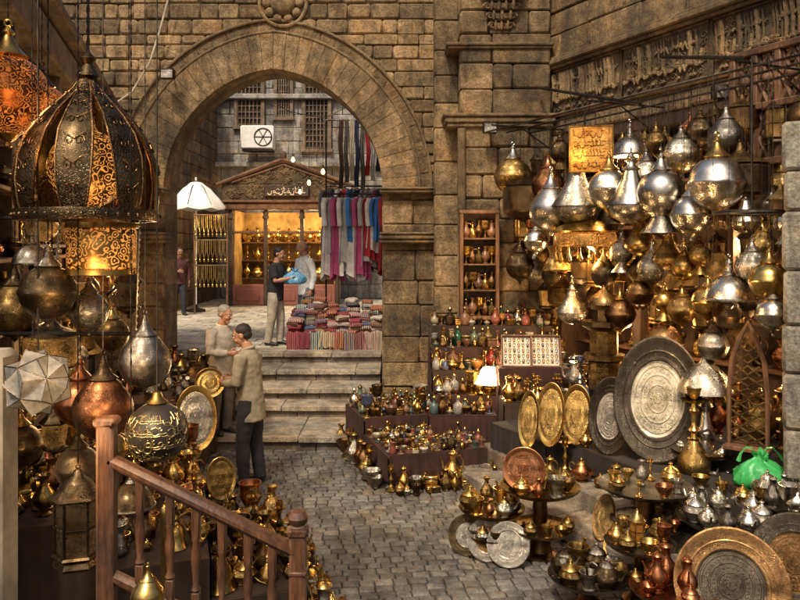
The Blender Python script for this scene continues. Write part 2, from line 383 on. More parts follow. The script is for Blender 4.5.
person((-2.32,9.72,.17),R(55),'grey haired person in pale shirt facing the man in tan jacket',1.66,.05,R(12),.22,armF,(.02,-.02),top=(.46,.43,.38),trs=(.12,.1,.08),hair='hair_grey')
armC={'L':((.23,-.1,1.15),(.1,-.33,1.2),(0,0,1),.5),'R':((-.23,-.1,1.15),(-.1,-.33,1.2),(0,0,1),.5)}
person((-2.2,13.25,.85),R(75),'person in black short sleeved shirt holding up a blue bag',1.72,.05,0,.15,armC,(.06,-.08),top=(.02,.02,.025),trs=(.36,.31,.24),short=True)
person((-1.74,13.9,.85),R(-55),'bald person in white shirt standing beside the hanging clothes',1.84,.06,0,.2,arm1,top=(.66,.66,.64),trs=(.15,.15,.16),bald=True,hair='hair_grey')
person((-5.6,19,.85),R(30),'person in dark red clothing at the far left under the arch',1.7,.05,0,.1,arm1,top=(.09,.03,.03),trs=(.03,.03,.04),skin='skin_dark')
# ---------------------------------------------------------------- kinds (unit height)
def bp(r,zc,a0=-80,a1=80,n=9,sz=1.0):
    return [(r*cos(R(a0+(a1-a0)*i/n)),zc+sz*r*sin(R(a0+(a1-a0)*i/n))) for i in range(n+1)]
def LT(pr,seg=20): return lambda mb:mb.lathe(pr,seg)
def TB(path,r,seg=7): return lambda mb:mb.tube(path,r,seg)
def arc(cx,cz,rx,rz,a0,a1,n=10,y=0): return [(cx+rx*cos(R(a0+(a1-a0)*i/n)),y,cz+rz*sin(R(a0+(a1-a0)*i/n))) for i in range(n+1)]
def ringat(z,r,t=.014,seg=6): return lambda mb:mb.tube(arc(0,z,r,r,0,330,11),t,seg,True)
def hexposts(mb,r,z0,z1,t):
    for k in range(6):
        a=PI/3*k; mb.tube([(r*cos(a),r*sin(a),z0),(r*cos(a),r*sin(a),z1)],t,6)
TT=Matrix.Translation((0,0,.5))@Matrix.Rotation(PI/2,4,'X')
def trayface(mb):
    mb.lathe([(0,.04),(.05,.038),(.055,.028),(.12,.03),(.13,.02),(.15,.026),(.16,.018),(.25,.016),(.26,.03),(.27,.022),(.3,.03),(.31,.016),(.33,.022),(.34,.014),(.4,.01)],36,TT)
    for r_,n,s_ in((.095,12,.01),(.205,22,.015),(.37,34,.011)):
        for k in range(n):
            a=2*PI*k/n; mb.ball((r_*cos(a),r_*sin(a),.017),(s_,s_,s_*.8),6,4,TT)
def widerface(mb):
    mb.lathe([(0,.016),(.04,.014),(.045,.006),(.1,.006),(.105,.014),(.115,.014),(.12,.004),(.18,.004),(.185,.013),(.195,.013),(.2,.004),(.25,.004),(.255,.015),(.27,.015),(.275,.006),(.285,.006),(.3,.02)],44,TT)
    for r_,n,s_ in((.072,10,.013),(.15,22,.013),(.225,34,.012)):
        for k in range(n):
            a=2*PI*k/n; mb.ball((r_*cos(a),r_*sin(a),.005),(s_,s_,s_*.6),6,4,TT)
SP=[(.12,.7),(.15,.72),(.12,.75),(.065,.81),(.035,.88),(.05,.9),(.035,.92),(.012,.95),(0,.96)]
KINDS={
 'ball_lantern':[('globe',LT(bp(.31,.42,-86,-8,6)+[(.322,.405),(.322,.435)]+bp(.31,.42,8,80,6)),0),('bottom_knob',LT([(0,0),(.03,.03),(.02,.06),(.06,.09),(.09,.125)]),1),('crown',LT(SP),1),('hanging_ring',ringat(.975,.025,.008),1)],
 'teardrop_lantern':[('globe',LT([(0,.03)]+bp(.32,.35,-80,48)+[(.19,.63),(.14,.68)]),0),('spire',LT([(.14,.68),(.16,.69),(.1,.74),(.055,.82),(.03,.92),(.04,.94),(0,.97)]),1),('bottom_knob',LT([(0,-.03),(.03,0),(.05,.035)]),1),('hanging_ring',ringat(.98,.022,.008),1)],
 'flared_lantern':[('globe',LT(bp(.27,.47,-60,70)),0),('flared_foot',LT([(0,0),(.24,0),(.22,.03),(.15,.12),(.1,.19),(.135,.235)]),1),('spire',LT([(.09,.72),(.12,.735),(.08,.77),(.04,.86),(.055,.885),(.02,.92),(0,.97)]),1),('hanging_ring',ringat(.98,.022,.008),1)],
 'cone_lantern':[('bowl',LT([(0,.0),(.12,.02),(.25,.1),(.31,.2),(.3,.26)]),0),('cone',LT([(.33,.25),(.32,.28),(.22,.42),(.13,.58),(.09,.7)]),0),('spire',LT([(.09,.7),(.12,.72),(.06,.77),(.05,.84),(.07,.87),(.02,.92),(0,.97)]),1),('hanging_ring',ringat(.98,.022,.008),1)],
 'dome_lamp':[('dome',LT([(.43,.2),(.42,.24),(.39,.36),(.31,.49),(.2,.58),(.1,.63)],24),0),('rim',LT([(.41,.17),(.46,.17),(.47,.2),(.44,.22)],24),1),('crown',LT([(.1,.63),(.12,.65),(.06,.7),(.05,.8),(.08,.84),(.03,.9),(0,.95)]),1),('pendant',LT([(0,0),(.05,.03),(.09,.08),(.05,.14),(.02,.18),(.02,.6)],12),1),('hanging_ring',ringat(.975,.025,.008),1)],
 'mini_lantern':[('roof',LT([(.26,.62),(.27,.65),(.16,.75),(.13,.8),(.06,.86),(.03,.94),(0,.97)],6),0),('pane_cage',LT([(.17,.22),(.23,.62)],6),1),('base',LT([(0,0),(.04,.03),(.03,.07),(.1,.11),(.21,.16),(.22,.2),(.17,.23)],6),0),('hanging_ring',ringat(.98,.025,.009),0)],
 'cage_lantern':[('roof',LT([(.27,.68),(.28,.7),(.17,.78),(.14,.84),(.06,.9),(.04,.95),(0,.98)],6),0),('glass',LT([(.2,.14),(.2,.68)],6),1),('frame',lambda mb:(hexposts(mb,.215,.12,.69,.014),mb.tube([(.215*cos(PI/3*k),.215*sin(PI/3*k),.4) for k in range(6)],.01,5,True))[1],0),('base',LT([(0,0),(.22,0),(.24,.03),(.21,.08),(.25,.12),(.23,.14),(0,.141)],6),0),('hanging_ring',ringat(.985,.02,.007),0)],
 'drum_lantern':[('drum',LT([(.36,.2),(.4,.24),(.4,.6),(.36,.64)],24),0),('bottom_bowl',LT([(0,0),(.04,.02),(.05,.05),(.18,.09),(.3,.15),(.37,.2)],24),1),('lid',LT([(.37,.64),(.4,.65),(.3,.72),(.14,.78),(.06,.86),(.03,.96),(0,.98)],24),1),('hanging_ring',ringat(.985,.02,.007),1)],
 'bell':[('bell_body',LT([(.3,0),(.36,.02),(.3,.1),(.24,.3),(.2,.5),(.14,.62),(0,.68)]),0),('handle',LT([(.05,.66),(.07,.7),(.03,.76),(.06,.85),(.02,.93),(0,.99)]),1)],
 'jug':[('body',LT([(0,0),(.16,0),(.17,.03),(.12,.06),(.24,.2),(.27,.32),(.23,.46),(.12,.6),(.09,.72),(.11,.84),(.15,.88),(.13,.88),(.07,.72),(0,.66)]),0),('handle',TB([(.1,0,.8),(.22,0,.84),(.31,0,.72),(.31,0,.54),(.24,0,.4)],.022),1),('spout',TB([(-.2,0,.36),(-.28,0,.44),(-.3,0,.6),(-.36,0,.74)],[.05,.035,.025,.02]),1),('lid',LT([(.13,.88),(.1,.92),(.03,.95),(.035,.98),(0,1)]),1)],
 'teapot':[('body',LT([(0,0),(.24,0),(.25,.04),(.2,.07),(.38,.22),(.43,.36),(.38,.52),(.22,.64),(.2,.68)]),0),('lid',LT([(.22,.68),(.21,.72),(.12,.8),(.04,.84),(.06,.9),(0,.98)]),1),('spout',TB([(-.36,0,.34),(-.52,0,.4),(-.58,0,.54),(-.68,0,.68)],[.09,.06,.045,.035]),0),('handle',TB([(.3,0,.6),(.46,0,.68),(.6,0,.6),(.58,0,.4),(.4,0,.28)],.032),1)],
 'vase':[('body',LT([(0,0),(.17,0),(.18,.03),(.1,.08),(.1,.12),(.25,.3),(.28,.44),(.2,.6),(.09,.74),(.08,.86),(.15,.98),(.16,1),(.14,1),(.06,.86),(0,.7)]),0),('collar',LT([(.095,.73),(.12,.745),(.095,.76)]),1)],
 'bowl':[('body',LT([(0,0),(.3,0),(.3,.08),(.24,.12),(.5,.4),(.72,.85),(.76,1),(.7,1),(.46,.46),(.2,.25),(0,.22)],24),0),('foot_ring',LT([(.3,-.0),(.34,.02),(.33,.08),(.29,.1)],24),1)],
 'candlestick':[('base',LT([(0,0),(.24,0),(.25,.03),(.2,.06),(.1,.1),(.06,.14)]),0),('stem',LT([(.06,.14),(.09,.17),(.05,.22),(.04,.34),(.085,.42),(.09,.46),(.04,.54),(.04,.68),(.08,.73),(.05,.77)]),0),('candle_cup',LT([(.05,.77),(.16,.82),(.17,.84),(.07,.84),(.09,.9),(.09,1),(.07,1),(.06,.9),(0,.88)]),1)],
 'goblet':[('foot',LT([(0,0),(.24,0),(.2,.04),(.06,.1),(.045,.3),(.08,.36),(.05,.42)]),1),('cup',LT([(.05,.42),(.2,.5),(.27,.66),(.26,.85),(.3,1),(.27,1),(.22,.7),(0,.5)]),0)],
 'lidded_pot':[('body',LT([(0,0),(.25,0),(.26,.04),(.22,.07),(.4,.24),(.44,.38),(.36,.54),(.3,.57)]),0),('lid',LT([(.33,.57),(.34,.6),(.26,.7),(.1,.78),(.05,.84),(.09,.9),(0,1)]),1)],
 'coffee_pot':[('body',LT([(0,0),(.28,0),(.32,.06),(.3,.3),(.2,.6),(.17,.76),(.25,.94),(.27,1),(.24,1),(.15,.76),(0,.6)]),0),('long_handle',TB([(.18,0,.78),(.5,0,.86),(.95,0,1.0)],[.04,.035,.05]),1)],
 'mortar':[('cup',LT([(0,0),(.3,0),(.3,.06),(.22,.1),(.26,.3),(.34,.62),(.38,.7),(.34,.7),(.24,.3),(0,.2)]),0),('pestle',TB([(.0,0,.2),(.12,0,.55),(.24,0,1.0)],[.07,.04,.055]),1)],
 'bottle':[('body',LT([(0,0),(.2,0),(.24,.04),(.26,.3),(.22,.5),(.08,.62),(.07,.76),(.11,.79),(.07,.8)]),0),('stopper',LT([(.05,.8),(.1,.86),(.07,.93),(0,1)]),1)],
 'hookah':[('vase',LT([(0,0),(.17,0),(.2,.04),(.2,.16),(.11,.3),(.06,.38),(.08,.4)]),0),('stem',LT([(.05,.4),(.03,.46),(.07,.5),(.03,.55),(.03,.68),(.06,.73),(.03,.78),(.03,.84)]),1),('tray',LT([(.03,.82),(.16,.84),(.17,.86),(.03,.85)]),1),('bowl',LT([(.03,.86),(.08,.92),(.09,1),(.06,1),(0,.94)]),0),('hose',TB([(.05,0,.46),(.2,.02,.5),(.3,.05,.36),(.27,.08,.14),(.16,.12,.05),(.0,.24,.03)],.018),2)],
 'minaret_lantern':[('foot',LT([(0,0),(.2,0),(.21,.03),(.15,.07),(.13,.1)],8),1),('shaft',LT([(.14,.1),(.14,.34),(.19,.36),(.19,.4),(.13,.41),(.13,.6),(.17,.62)],8),0),('gallery',LT([(.17,.62),(.2,.64),(.2,.68),(.11,.69),(.11,.78)],8),1),('dome',LT([(.12,.78),(.14,.82),(.12,.88),(.05,.93),(.02,.97),(0,1)],12),0)],
 'table_lamp':[('foot',LT([(0,0),(.2,0),(.21,.02),(.12,.06),(.05,.12)]),1),('stem',LT([(.05,.12),(.1,.2),(.06,.28),(.04,.4),(.08,.46),(.04,.52),(.03,.62)]),1),('shade',LT([(.28,.6),(.27,.64),(.22,.76),(.13,.85),(.06,.89),(.03,.95),(0,1)],24),0)],
 'cone_shade_lamp':[('foot',LT([(0,0),(.24,0),(.24,.04),(.14,.1),(.2,.22),(.12,.36),(.05,.45),(.05,.55)]),1),('lamp_shade',LT([(.5,.4),(.2,.92),(.18,.95),(0,.96)],24),0)],
 'upright_tray':[('tray_face',trayface,0),('rim',lambda mb:mb.lathe([(.4,.01),(.42,.025),(.46,.06),(.49,.075),(.5,.065),(.485,.04),(.4,-.012),(0,-.014)],40,TT),1)],
 'wide_rim_tray':[('tray_face',widerface,0),('rim',lambda mb:mb.lathe([(.3,.02),(.31,.03),(.33,.03),(.335,.022),(.37,.026),(.38,.036),(.39,.03),(.44,.045),(.45,.055),(.485,.07),(.5,.062),(.485,.03),(.4,-.012),(0,-.014)],44,TT),1)],
 'inlaid_box':[('box_body',lambda mb:mb.blk((0,0,.35),(1.3,.9,.7),.04),0),('lid',lambda mb:mb.blk((0,0,.86),(1.36,.96,.28),.08),1),('clasp',lambda mb:mb.blk((0,-.49,.7),(.12,.05,.2),.015),2)],
}
CATW={'bell':'bell','jug':'jug','teapot':'teapot','vase':'vase','bowl':'bowl','candlestick':'candlestick','goblet':'goblet','lidded_pot':'pot','coffee_pot':'coffee pot','mortar':'mortar','bottle':'bottle','hookah':'hookah','table_lamp':'lamp','dome_lamp':'lamp','cone_shade_lamp':'lamp','upright_tray':'tray','wide_rim_tray':'tray','inlaid_box':'box'}
MC={}
def inst(kind,loc,h,label,mats,rz=0,tilt=0,w=None,group=None,hang=None,cat=None,d=None):
    w=w or h; d=d or w
    root=empty(kind,loc); root.rotation_euler=(tilt,0,rz); root.scale=(w,d,h)
    mats=tuple(mats)+(mats[-1],)*3
    for i,(pn,fn,role) in enumerate(KINDS[kind]):
        k=(kind,i,mats[role])
        if k not in MC:
            mb=MB(); fn(mb); MC[k]=mb.mesh(pn,M[mats[role]])
        o=bpy.data.objects.new(pn,MC[k]); col.objects.link(o); o.parent=root
    if hang is not None:
        Lh=(hang-loc[2])/h; z=1.0
        n=max(2,int((hang-loc[2]-h)/.026))
        if Lh>1.01:
            mb=MB(); pts=[];rr=[]
            for i in range(n+1):
                pts.append((0,0,z+(Lh-z)*i/n)); rr.append((.0042 if i%2 else .0015)/w)
            mb.tube(pts,rr,4); mb.build('chain',M['iron'],root)
    tag(root,label,cat or CATW.get(kind,'lantern'),group)
    return root
# ---------------------------------------------------------------- world, light, camera
w=bpy.data.worlds.new('World'); scene.world=w; w.use_nodes=True
nt=w.node_tree; bg=nt.nodes['Background']
sky=nt.nodes.new('ShaderNodeTexSky'); sky.sky_type='NISHITA'; sky.sun_disc=False
sv=Vector((-.24,-.72,1.0)).normalized()
sky.sun_elevation=math.asin(sv.z); sky.sun_rotation=math.atan2(sv.x,sv.y); sky.dust_density=7; sky.air_density=1; sky.ozone_density=.3
nt.links.new(sky.outputs[0],bg.inputs[0]); bg.inputs[1].default_value=.12
sl=bpy.data.lights.new('sun_light','SUN'); sl.energy=3.9; sl.angle=R(7); sl.color=(1,.86,.66)
so=bpy.data.objects.new('sun_light',sl); col.objects.link(so); so.rotation_euler=(-sv).to_track_quat('-Z','Y').to_euler()
def lamp(loc,e,c=(1,.58,.25),r=.05):  # point light for lit fixtures, also used for added fill
    l=bpy.data.lights.new('lamp_and_fill_light','POINT'); l.energy=e; l.color=c; l.shadow_soft_size=r
    o=bpy.data.objects.new('lamp_and_fill_light',l); col.objects.link(o); o.location=loc
cam=bpy.data.cameras.new('Camera'); cam.sensor_width=36; cam.lens=F/800*36; cam.shift_y=-(300-HZ)/800.; cam.clip_end=500; cam.clip_start=.05
co=bpy.data.objects.new('Camera',cam); col.objects.link(co); co.location=(0,0,CH); co.rotation_euler=(PI/2,0,0); scene.camera=co
scene.view_settings.view_transform='Standard'; scene.view_settings.look='None'; scene.view_settings.exposure=0
# ---------------------------------------------------------------- setting: ground
def struct(o): o['kind']='structure'; return o
mb=MB(); mb.add([(-150,-150,-.03),(150,-150,-.03),(150,150,-.03),(-150,150,-.03)],[(0,1,2,3)],False,.8); struct(mb.build('ground',M['ground']))
mb=MB(); y=3.9
while y<9.95:
    hgt=.105+rnd.uniform(-.003,.003); x=-3.2-rnd.random()*.2
    while x<3.4:
        wd=rnd.uniform(.115,.15); ang=.12
        cx_,cy_=x+wd/2,y+hgt/2
        X=cx_*cos(ang)-(cy_-7)*sin(ang); Yy=7+cx_*sin(ang)+(cy_-7)*cos(ang)
        if Yy<9.6:
            t=rnd.uniform(.6,1.15); zt=rnd.uniform(-.005,.004); g=.006; hw_=wd/2-g; hh=hgt/2-g
            T=Matrix.Translation((X,Yy,zt))@Matrix.Rotation(ang+rnd.uniform(-.02,.02),4,'Z')@Matrix.Rotation(rnd.uniform(-.03,.03),4,'X')
            vs=[]
            for z,i in((-.05,0),(-.012,0),(-.003,.009),(0,.02)):
                vs+=[(-hw_+i+rnd.uniform(-.003,.003),-hh+i,z),(hw_-i,-hh+i,z),(hw_-i,hh-i+rnd.uniform(-.003,.003),z),(-hw_+i,hh-i,z)]
            fs=[(12,13,14,15)]
            for l in range(3):
                for q in range(4): fs.append((l*4+q,l*4+(q+1)%4,l*4+4+(q+1)%4,l*4+4+q))
            mb.add(vs,fs,True,t,T)
        x+=wd
    y+=hgt
struct(mb.build('cobbled_road',M['cobble']))
SE=[9.55,10.6,11.02,11.62,12.3]; rz_=.17
mb=MB()
for i,yf in enumerate(SE):
    x=-3.6; xe=-.3
    while x<xe-.05:
        wd=min(rnd.uniform(.7,1.3),xe-x)
        if xe-x-wd<.3: wd=xe-x
        yb=(SE[i+1]+.3) if i<4 else 12.9
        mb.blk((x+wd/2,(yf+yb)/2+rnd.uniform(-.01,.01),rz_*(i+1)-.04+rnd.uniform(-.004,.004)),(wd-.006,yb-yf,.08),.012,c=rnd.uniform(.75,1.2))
        x+=wd
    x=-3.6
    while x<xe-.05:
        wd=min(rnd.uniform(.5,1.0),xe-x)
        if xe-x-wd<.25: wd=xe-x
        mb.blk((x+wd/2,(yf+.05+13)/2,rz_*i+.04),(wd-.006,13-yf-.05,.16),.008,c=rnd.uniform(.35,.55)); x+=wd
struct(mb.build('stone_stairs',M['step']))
mb=MB()
for k in range(3):
    for j in range(2):
        mb.blk((-.3+.35*j+.0,9.95+.55*k,.14+.05),(.34,.54,.36+.004*j),.02,c=rnd.uniform(.7,1.1))
struct(mb.build('stone_ledge',M['step']))
mb=MB()
for i in range(40):
    for j in range(24):
        mb.blk((-11+i*.45+rnd.uniform(-.01,.01)+(j%2)*.2,12.95+j*.5,.80),(.44,.49,.1),.01,c=rnd.uniform(.8,1.1))
mb.blk((-2,21,.38),(22,15.4,.72),.01,c=.5)
struct(mb.build('upper_street_paving',M['pave']))
# ---------------------------------------------------------------- block walls
def block_wall(mb,x0,x1,z0,z1,y,rowh=(.25,.32),bw=(.38,.75),excl=None,depth=.2,tone=(.6,1.15),prot=.018,M=None):
    z=z0
    while z<z1-.05:
        rh=min(rnd.uniform(*rowh),z1-z)
        segs=[(x0,x1)]
        if excl:
            e=excl(z,z+rh)
            if e: segs=[(x0,e[0]),(e[1],x1)]
        for a,b in segs:
            x=a
            while x<b-.02:
                wd=rnd.uniform(*bw)
                if b-x-wd<.18: wd=b-x
                mb.blk((x+wd/2,y+depth/2-rnd.uniform(0,prot),z+rh/2+rnd.uniform(-.004,.004)),(wd-rnd.uniform(.002,.012),depth,rh-rnd.uniform(.002,.012)),rnd.uniform(.008,.035),M,rnd.uniform(*tone),0)
                x+=wd
        z+=rh
AY=11.5; ACX=-1.94; RI=1.67; ACZ=3.47; WT=6.9
def AP(a,r): return (ACX+r*cos(a), ACZ+r*sin(a)+.17*(1-abs(cos(a)))**.9)
gate=empty('stone_gateway',(ACX,AY,0))
def gb(mb,name,mat): 
    o=mb.build(name,M[mat]); o.parent=gate; o.matrix_parent_inverse=Matrix.Translation((-ACX,-AY,0)); return o
def ex(z0,z1):
    rm=RI+.3
    if z0>ACZ+.1+rm: return None
    if z1<=ACZ: return (ACX-RI-.0,ACX+RI+.0)
    zz=max(z0-.1,ACZ); d=rm*rm-(zz-ACZ)**2
    if d<=0: return None
    q=math.sqrt(d)
    if z0<ACZ: q=rm
    return (ACX-q,ACX+q)
mb=MB(); block_wall(mb,-6.2,.56,3.3,WT,AY,(.13,.24),(.2,.55),ex,tone=(.5,1.2))
block_wall(mb,-6.2,ACX-RI-.01,0,3.3,AY,(.36,.44),(.5,.9))
block_wall(mb,ACX+RI+.01,.56,0,3.3,AY-.03,(.36,.5),(.4,.8),depth=.25)
gb(mb,'wall','stone')
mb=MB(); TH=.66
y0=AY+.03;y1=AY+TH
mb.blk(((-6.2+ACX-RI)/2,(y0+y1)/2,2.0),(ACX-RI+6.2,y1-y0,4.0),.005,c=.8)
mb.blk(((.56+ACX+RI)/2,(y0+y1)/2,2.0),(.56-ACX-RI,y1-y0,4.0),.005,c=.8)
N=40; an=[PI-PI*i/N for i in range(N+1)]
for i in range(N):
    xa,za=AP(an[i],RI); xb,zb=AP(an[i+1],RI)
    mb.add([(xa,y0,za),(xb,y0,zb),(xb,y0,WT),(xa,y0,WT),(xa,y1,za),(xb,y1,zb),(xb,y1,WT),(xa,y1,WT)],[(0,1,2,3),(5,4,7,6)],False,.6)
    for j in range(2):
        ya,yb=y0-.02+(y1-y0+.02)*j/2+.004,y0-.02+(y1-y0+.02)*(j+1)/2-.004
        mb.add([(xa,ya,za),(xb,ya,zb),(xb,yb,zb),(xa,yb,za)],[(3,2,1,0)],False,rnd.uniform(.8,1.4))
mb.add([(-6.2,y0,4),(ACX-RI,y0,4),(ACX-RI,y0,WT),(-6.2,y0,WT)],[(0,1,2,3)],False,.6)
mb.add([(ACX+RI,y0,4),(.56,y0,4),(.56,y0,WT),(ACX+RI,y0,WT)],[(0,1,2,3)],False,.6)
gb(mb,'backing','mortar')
for sx in(-1,1):
    mb=MB(); z=.3
    while z<ACZ:
        hh=min(.42,ACZ-z); mb.blk((ACX+sx*(RI+.05),AY+.33,z+hh/2),(.11,.64,hh-.006),.012,c=rnd.uniform(.6,1.1)); z+=hh
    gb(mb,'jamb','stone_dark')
def wedge(mb,a0,a1,r0,r1,yf,yb,c,g=.003,ins=.008):
    def pt(a,r,y):
        x,z=AP(a,r); return (x,y,z)
    ga=g/r0; A0,A1=a0+ga,a1-ga; ia=ins/r1
    vs=[pt(A0,r0,yb),pt(A1,r0,yb),pt(A1,r1,yb),pt(A0,r1,yb),pt(A0,r0,yf+.01),pt(A1,r0,yf+.01),pt(A1,r1,yf+.01),pt(A0,r1,yf+.01),pt(A0+ia,r0+ins,yf),pt(A1-ia,r0+ins,yf),pt(A1-ia,r1-ins,yf),pt(A0+ia,r1-ins,yf)]
    fs=[(8,9,10,11)]
    for l in(0,4):
        for q in range(4): fs.append((l+q,l+(q+1)%4,l+4+(q+1)%4,l+4+q))
    mb.add(vs,fs,False,c)
mb=MB(); NV=34
for k in range(NV): wedge(mb,PI*k/NV,PI*(k+1)/NV,RI,2.22,AY-.04+rnd.uniform(-.003,.003),AY+.3,rnd.uniform(.72,1.08),.0012,.0025)
gb(mb,'arch_ring','stone')
mb=MB()
for rr,t in((2.24,.022),(2.42,.024)):
    mb.tube([(AP(a,rr)[0],AY-.035,AP(a,rr)[1]) for a in [PI*i/80 for i in range(81)]],t,8,c=.85)
for k in range(30): wedge(mb,PI*k/30,PI*(k+1)/30,2.25,2.41,AY-.015,AY+.2,rnd.uniform(.65,1.0),.002,.006)
for k in range(64):
    a=PI*(k+.5)/64; x,z=AP(a,2.33)
    T=Matrix.Translation((x,AY-.014,z))@Matrix.Rotation(-a,4,'Y')
    mb.tube([(.045*cos(t*PI/4),0,.03*sin(t*PI/4)) for t in range(8)],.007,5,True,T,.85)
gb(mb,'carved_moulding','stone_carved')
for sx,xa,xb in((1,ACX+RI-.04,.58),(-1,-4.6,ACX-RI+.04)):
    mb=MB()
    for z,h_,p in((2.64,.06,.03),(2.7,.07,.06),(2.77,.04,.08)): mb.blk(((xa+xb)/2,AY-.0,z+h_/2),(xb-xa,.3+p*2,h_),.02,c=.9)
    gb(mb,'capital','stone_carved')
    mb=MB()
    for z,h_,p in((3.4,.05,.04),(3.45,.04,.06)): mb.blk(((xa+xb)/2,AY-.0,z+h_/2),(xb-xa,.3+p*2,h_),.02,c=.9)
    gb(mb,'impost_moulding','stone_carved')
mb=MB(); cx0,cz0=ACX+.15,6.32
mb.ball((cx0,AY-.04,cz0),(.2,.13,.2))
for k in range(10):
    a=2*PI*k/10; mb.ball((cx0+.25*cos(a),AY-.03,cz0+.25*sin(a)),(.075,.06,.075),8,6)
mb.tube([(cx0+.36*cos(2*PI*k/30),AY-.03,cz0+.36*sin(2*PI*k/30)) for k in range(30)],.03,8,True)
gb(mb,'medallion','stone_carved')
tag(gate,'slightly pointed sandstone gateway arch over the stone stairs with carved moulding','gateway')
def strokes(L,H,rg,step=.16,rad=.018):
    out=[];x=0.02
    while x<L-.08:
        k=rg.random(); b=.32*H
        if k<.45:
            out.append(([(x,b-.02*H),(x+.004,.6*H),(x-.012,.93*H)],[rad*.8,rad,rad*1.3])); out.append(([(x,b),(x+step*.4,b-.03*H),(x+step*.9,b+.02*H)],[rad,rad,rad*.9]))
        elif k<.7:
            r_=step*.55; out.append(([(x+r_-r_*cos(PI*t/7),b-r_*1.1*sin(PI*t/7)) for t in range(8)],[rad*(.6+.8*sin(PI*t/7)) for t in range(8)])); out.append(([(x+2*r_,b),(x+2*r_+.01,b+.22*H)],[rad,rad*.8])); x+=r_
        elif k<.88:
            r_=step*.3; out.append(([(x+r_+r_*cos(2*PI*t/9),b+r_+r_*sin(2*PI*t/9)) for t in range(10)],[rad*.9]*10)); out.append(([(x,b),(x+step,b-.02*H)],[rad,rad]))
        else:
            out.append(([(x,b+.3*H),(x+step*.5,b+.42*H),(x+step,b+.28*H)],[rad*.5,rad,rad*.5])); out.append(([(x,b),(x+step*.5,b-.12*H),(x+step,b)],[rad,rad*1.2,rad]))
        if rg.random()<.5: out.append(([(x+.02,.68*H),(x+.05,.72*H)],[rad,rad]))
        if rg.random()<.3: out.append(([(x+.03,.08*H),(x+.06,.1*H)],[rad,rad]))
        x+=step*rg.uniform(.7,1.1)
    return out
def scroll(mb,c,r,rad,T=None,tone=1,turn=1,y=0):
    mb.tube([(c[0]+turn*r*(1-t/12)*cos(t*.8),y,c[1]+r*(1-t/12)*sin(t*.8)) for t in range(11)],[rad*(1-t/22) for t in range(11)],5,M=T,c=tone)
# buttress
pil=empty('stone_buttress',(1.3,10.9,0))
def pb(mb,name,mat):
    o=mb.build(name,M[mat]); o.parent=pil; o.matrix_parent_inverse=Matrix.Translation((-1.3,-10.9,0)); return o
mb=MB(); BX0,BX1,BY=.86,2.16,10.75
z=0
for row in range(30):
    hh=rnd.uniform(.26,.44)
    if z>WT: break
    cuts=[BX0,BX0+(BX1-BX0)*rnd.uniform(.3,.45),BX1] if row%2 else [BX0,BX0+(BX1-BX0)*rnd.uniform(.2,.4),BX0+(BX1-BX0)*rnd.uniform(.55,.8),BX1]
    for a,b in zip(cuts,cuts[1:]):
        mb.blk(((a+b)/2,BY+.5-rnd.uniform(0,.014),z+hh/2),(b-a-rnd.uniform(.003,.01),1.0,hh-rnd.uniform(.003,.01)),rnd.uniform(.01,.035),c=rnd.uniform(.55,1.12))
    z+=hh
z=0
for row in range(30):
    hh=rnd.uniform(.36,.5)
    if z>WT: break
    mb.blk((.69,AY-.1,z+hh/2),(.36,.55,hh-.006),.02,c=rnd.uniform(.55,1.12)); z+=hh
pb(mb,'shaft','stone')
mb=MB(); mb.blk((1.5,BY+.6,WT/2),(1.22,1.0,WT),.01,c=.7); pb(mb,'core','mortar')
for zs in(((4.3,.06,.03),(4.36,.08,.06),(4.44,.05,.09)),((5.42,.04,.02),(5.46,.05,.04))):
    mb=MB()
    for z,h_,p in zs: mb.blk(((BX0+BX1)/2-.08,BY+.45,z+h_/2),(BX1-BX0+.16+2*p,.95+2*p,h_),.015,c=.85)
    pb(mb,'string_course','stone_carved')
mb=MB(); CX=1.45
for k in range(6):
    wv=.2+.075*k; pr_=.05+.045*k; zc=5.75+.13*k
    mb.blk((CX,BY-pr_/2+.02,zc),(wv,pr_,.125),.03,c=.8)
    nl=3+k//2
    for j in range(nl):
        x=CX-wv*.44+wv*.88*j/(nl-1); mb.tube([(x,BY-pr_-.004,zc-.06),(x,BY-pr_-.02,zc+.01),(x,BY-pr_-.012,zc+.06)],[.012,wv*.3/nl,.014],7,c=.95)
    for sx in(-1,1):
        T=Matrix.Translation((CX+sx*(wv/2+.03),BY-pr_*.6,zc)); scroll(mb,(0,0),.055,.018,T,1.0,sx)
pb(mb,'carved_corbel','stone_carved')
mb=MB(); mb.tube([(BX0+.02,BY-.03,.3),(BX0+.02,BY-.03,4.28)],.06,10,c=.9); pb(mb,'corner_column','stone_carved')
tag(pil,'tall sandstone buttress right of the arch with string courses and carved corbel','buttress')
# ---------------------------------------------------------------- right wall
u=Vector((.4472,-.8944,0)); nr=Vector((-.8944,-.4472,0)); C0=Vector((2.13,11,0))
MWL=Matrix(((u.x,-nr.x,0,C0.x),(u.y,-nr.y,0,C0.y),(0,0,1,0),(0,0,0,1)))
def W(s,n,z): return C0+u*s+nr*n+Vector((0,0,z))
def WS(px,n):
    k=(px-400)/F; return (C0.y*k-.4472*k*n-C0.x+.8944*n)/(.4472+.8944*k)
def WP(px,n,py):
    s=WS(px,n); p=W(s,n,0); p.z=CH-(py-HZ)/F*p.y; return p
def floorn(p):
    n=(Vector((p[0],p[1],0))-C0).dot(nr); s=(Vector((p[0],p[1],0))-C0).dot(u)
    if s<1.6: return 0
    return .34 if n<2.2 else (.17 if n<2.6 else 0)
bld=empty('stone_shop_building',M=MWL)
mb=MB(); block_wall(mb,-.6,8,5.3,7.2,0,(.3,.44),(.5,1.1),depth=.3); mb.build('upper_wall',M['stone'],bld)
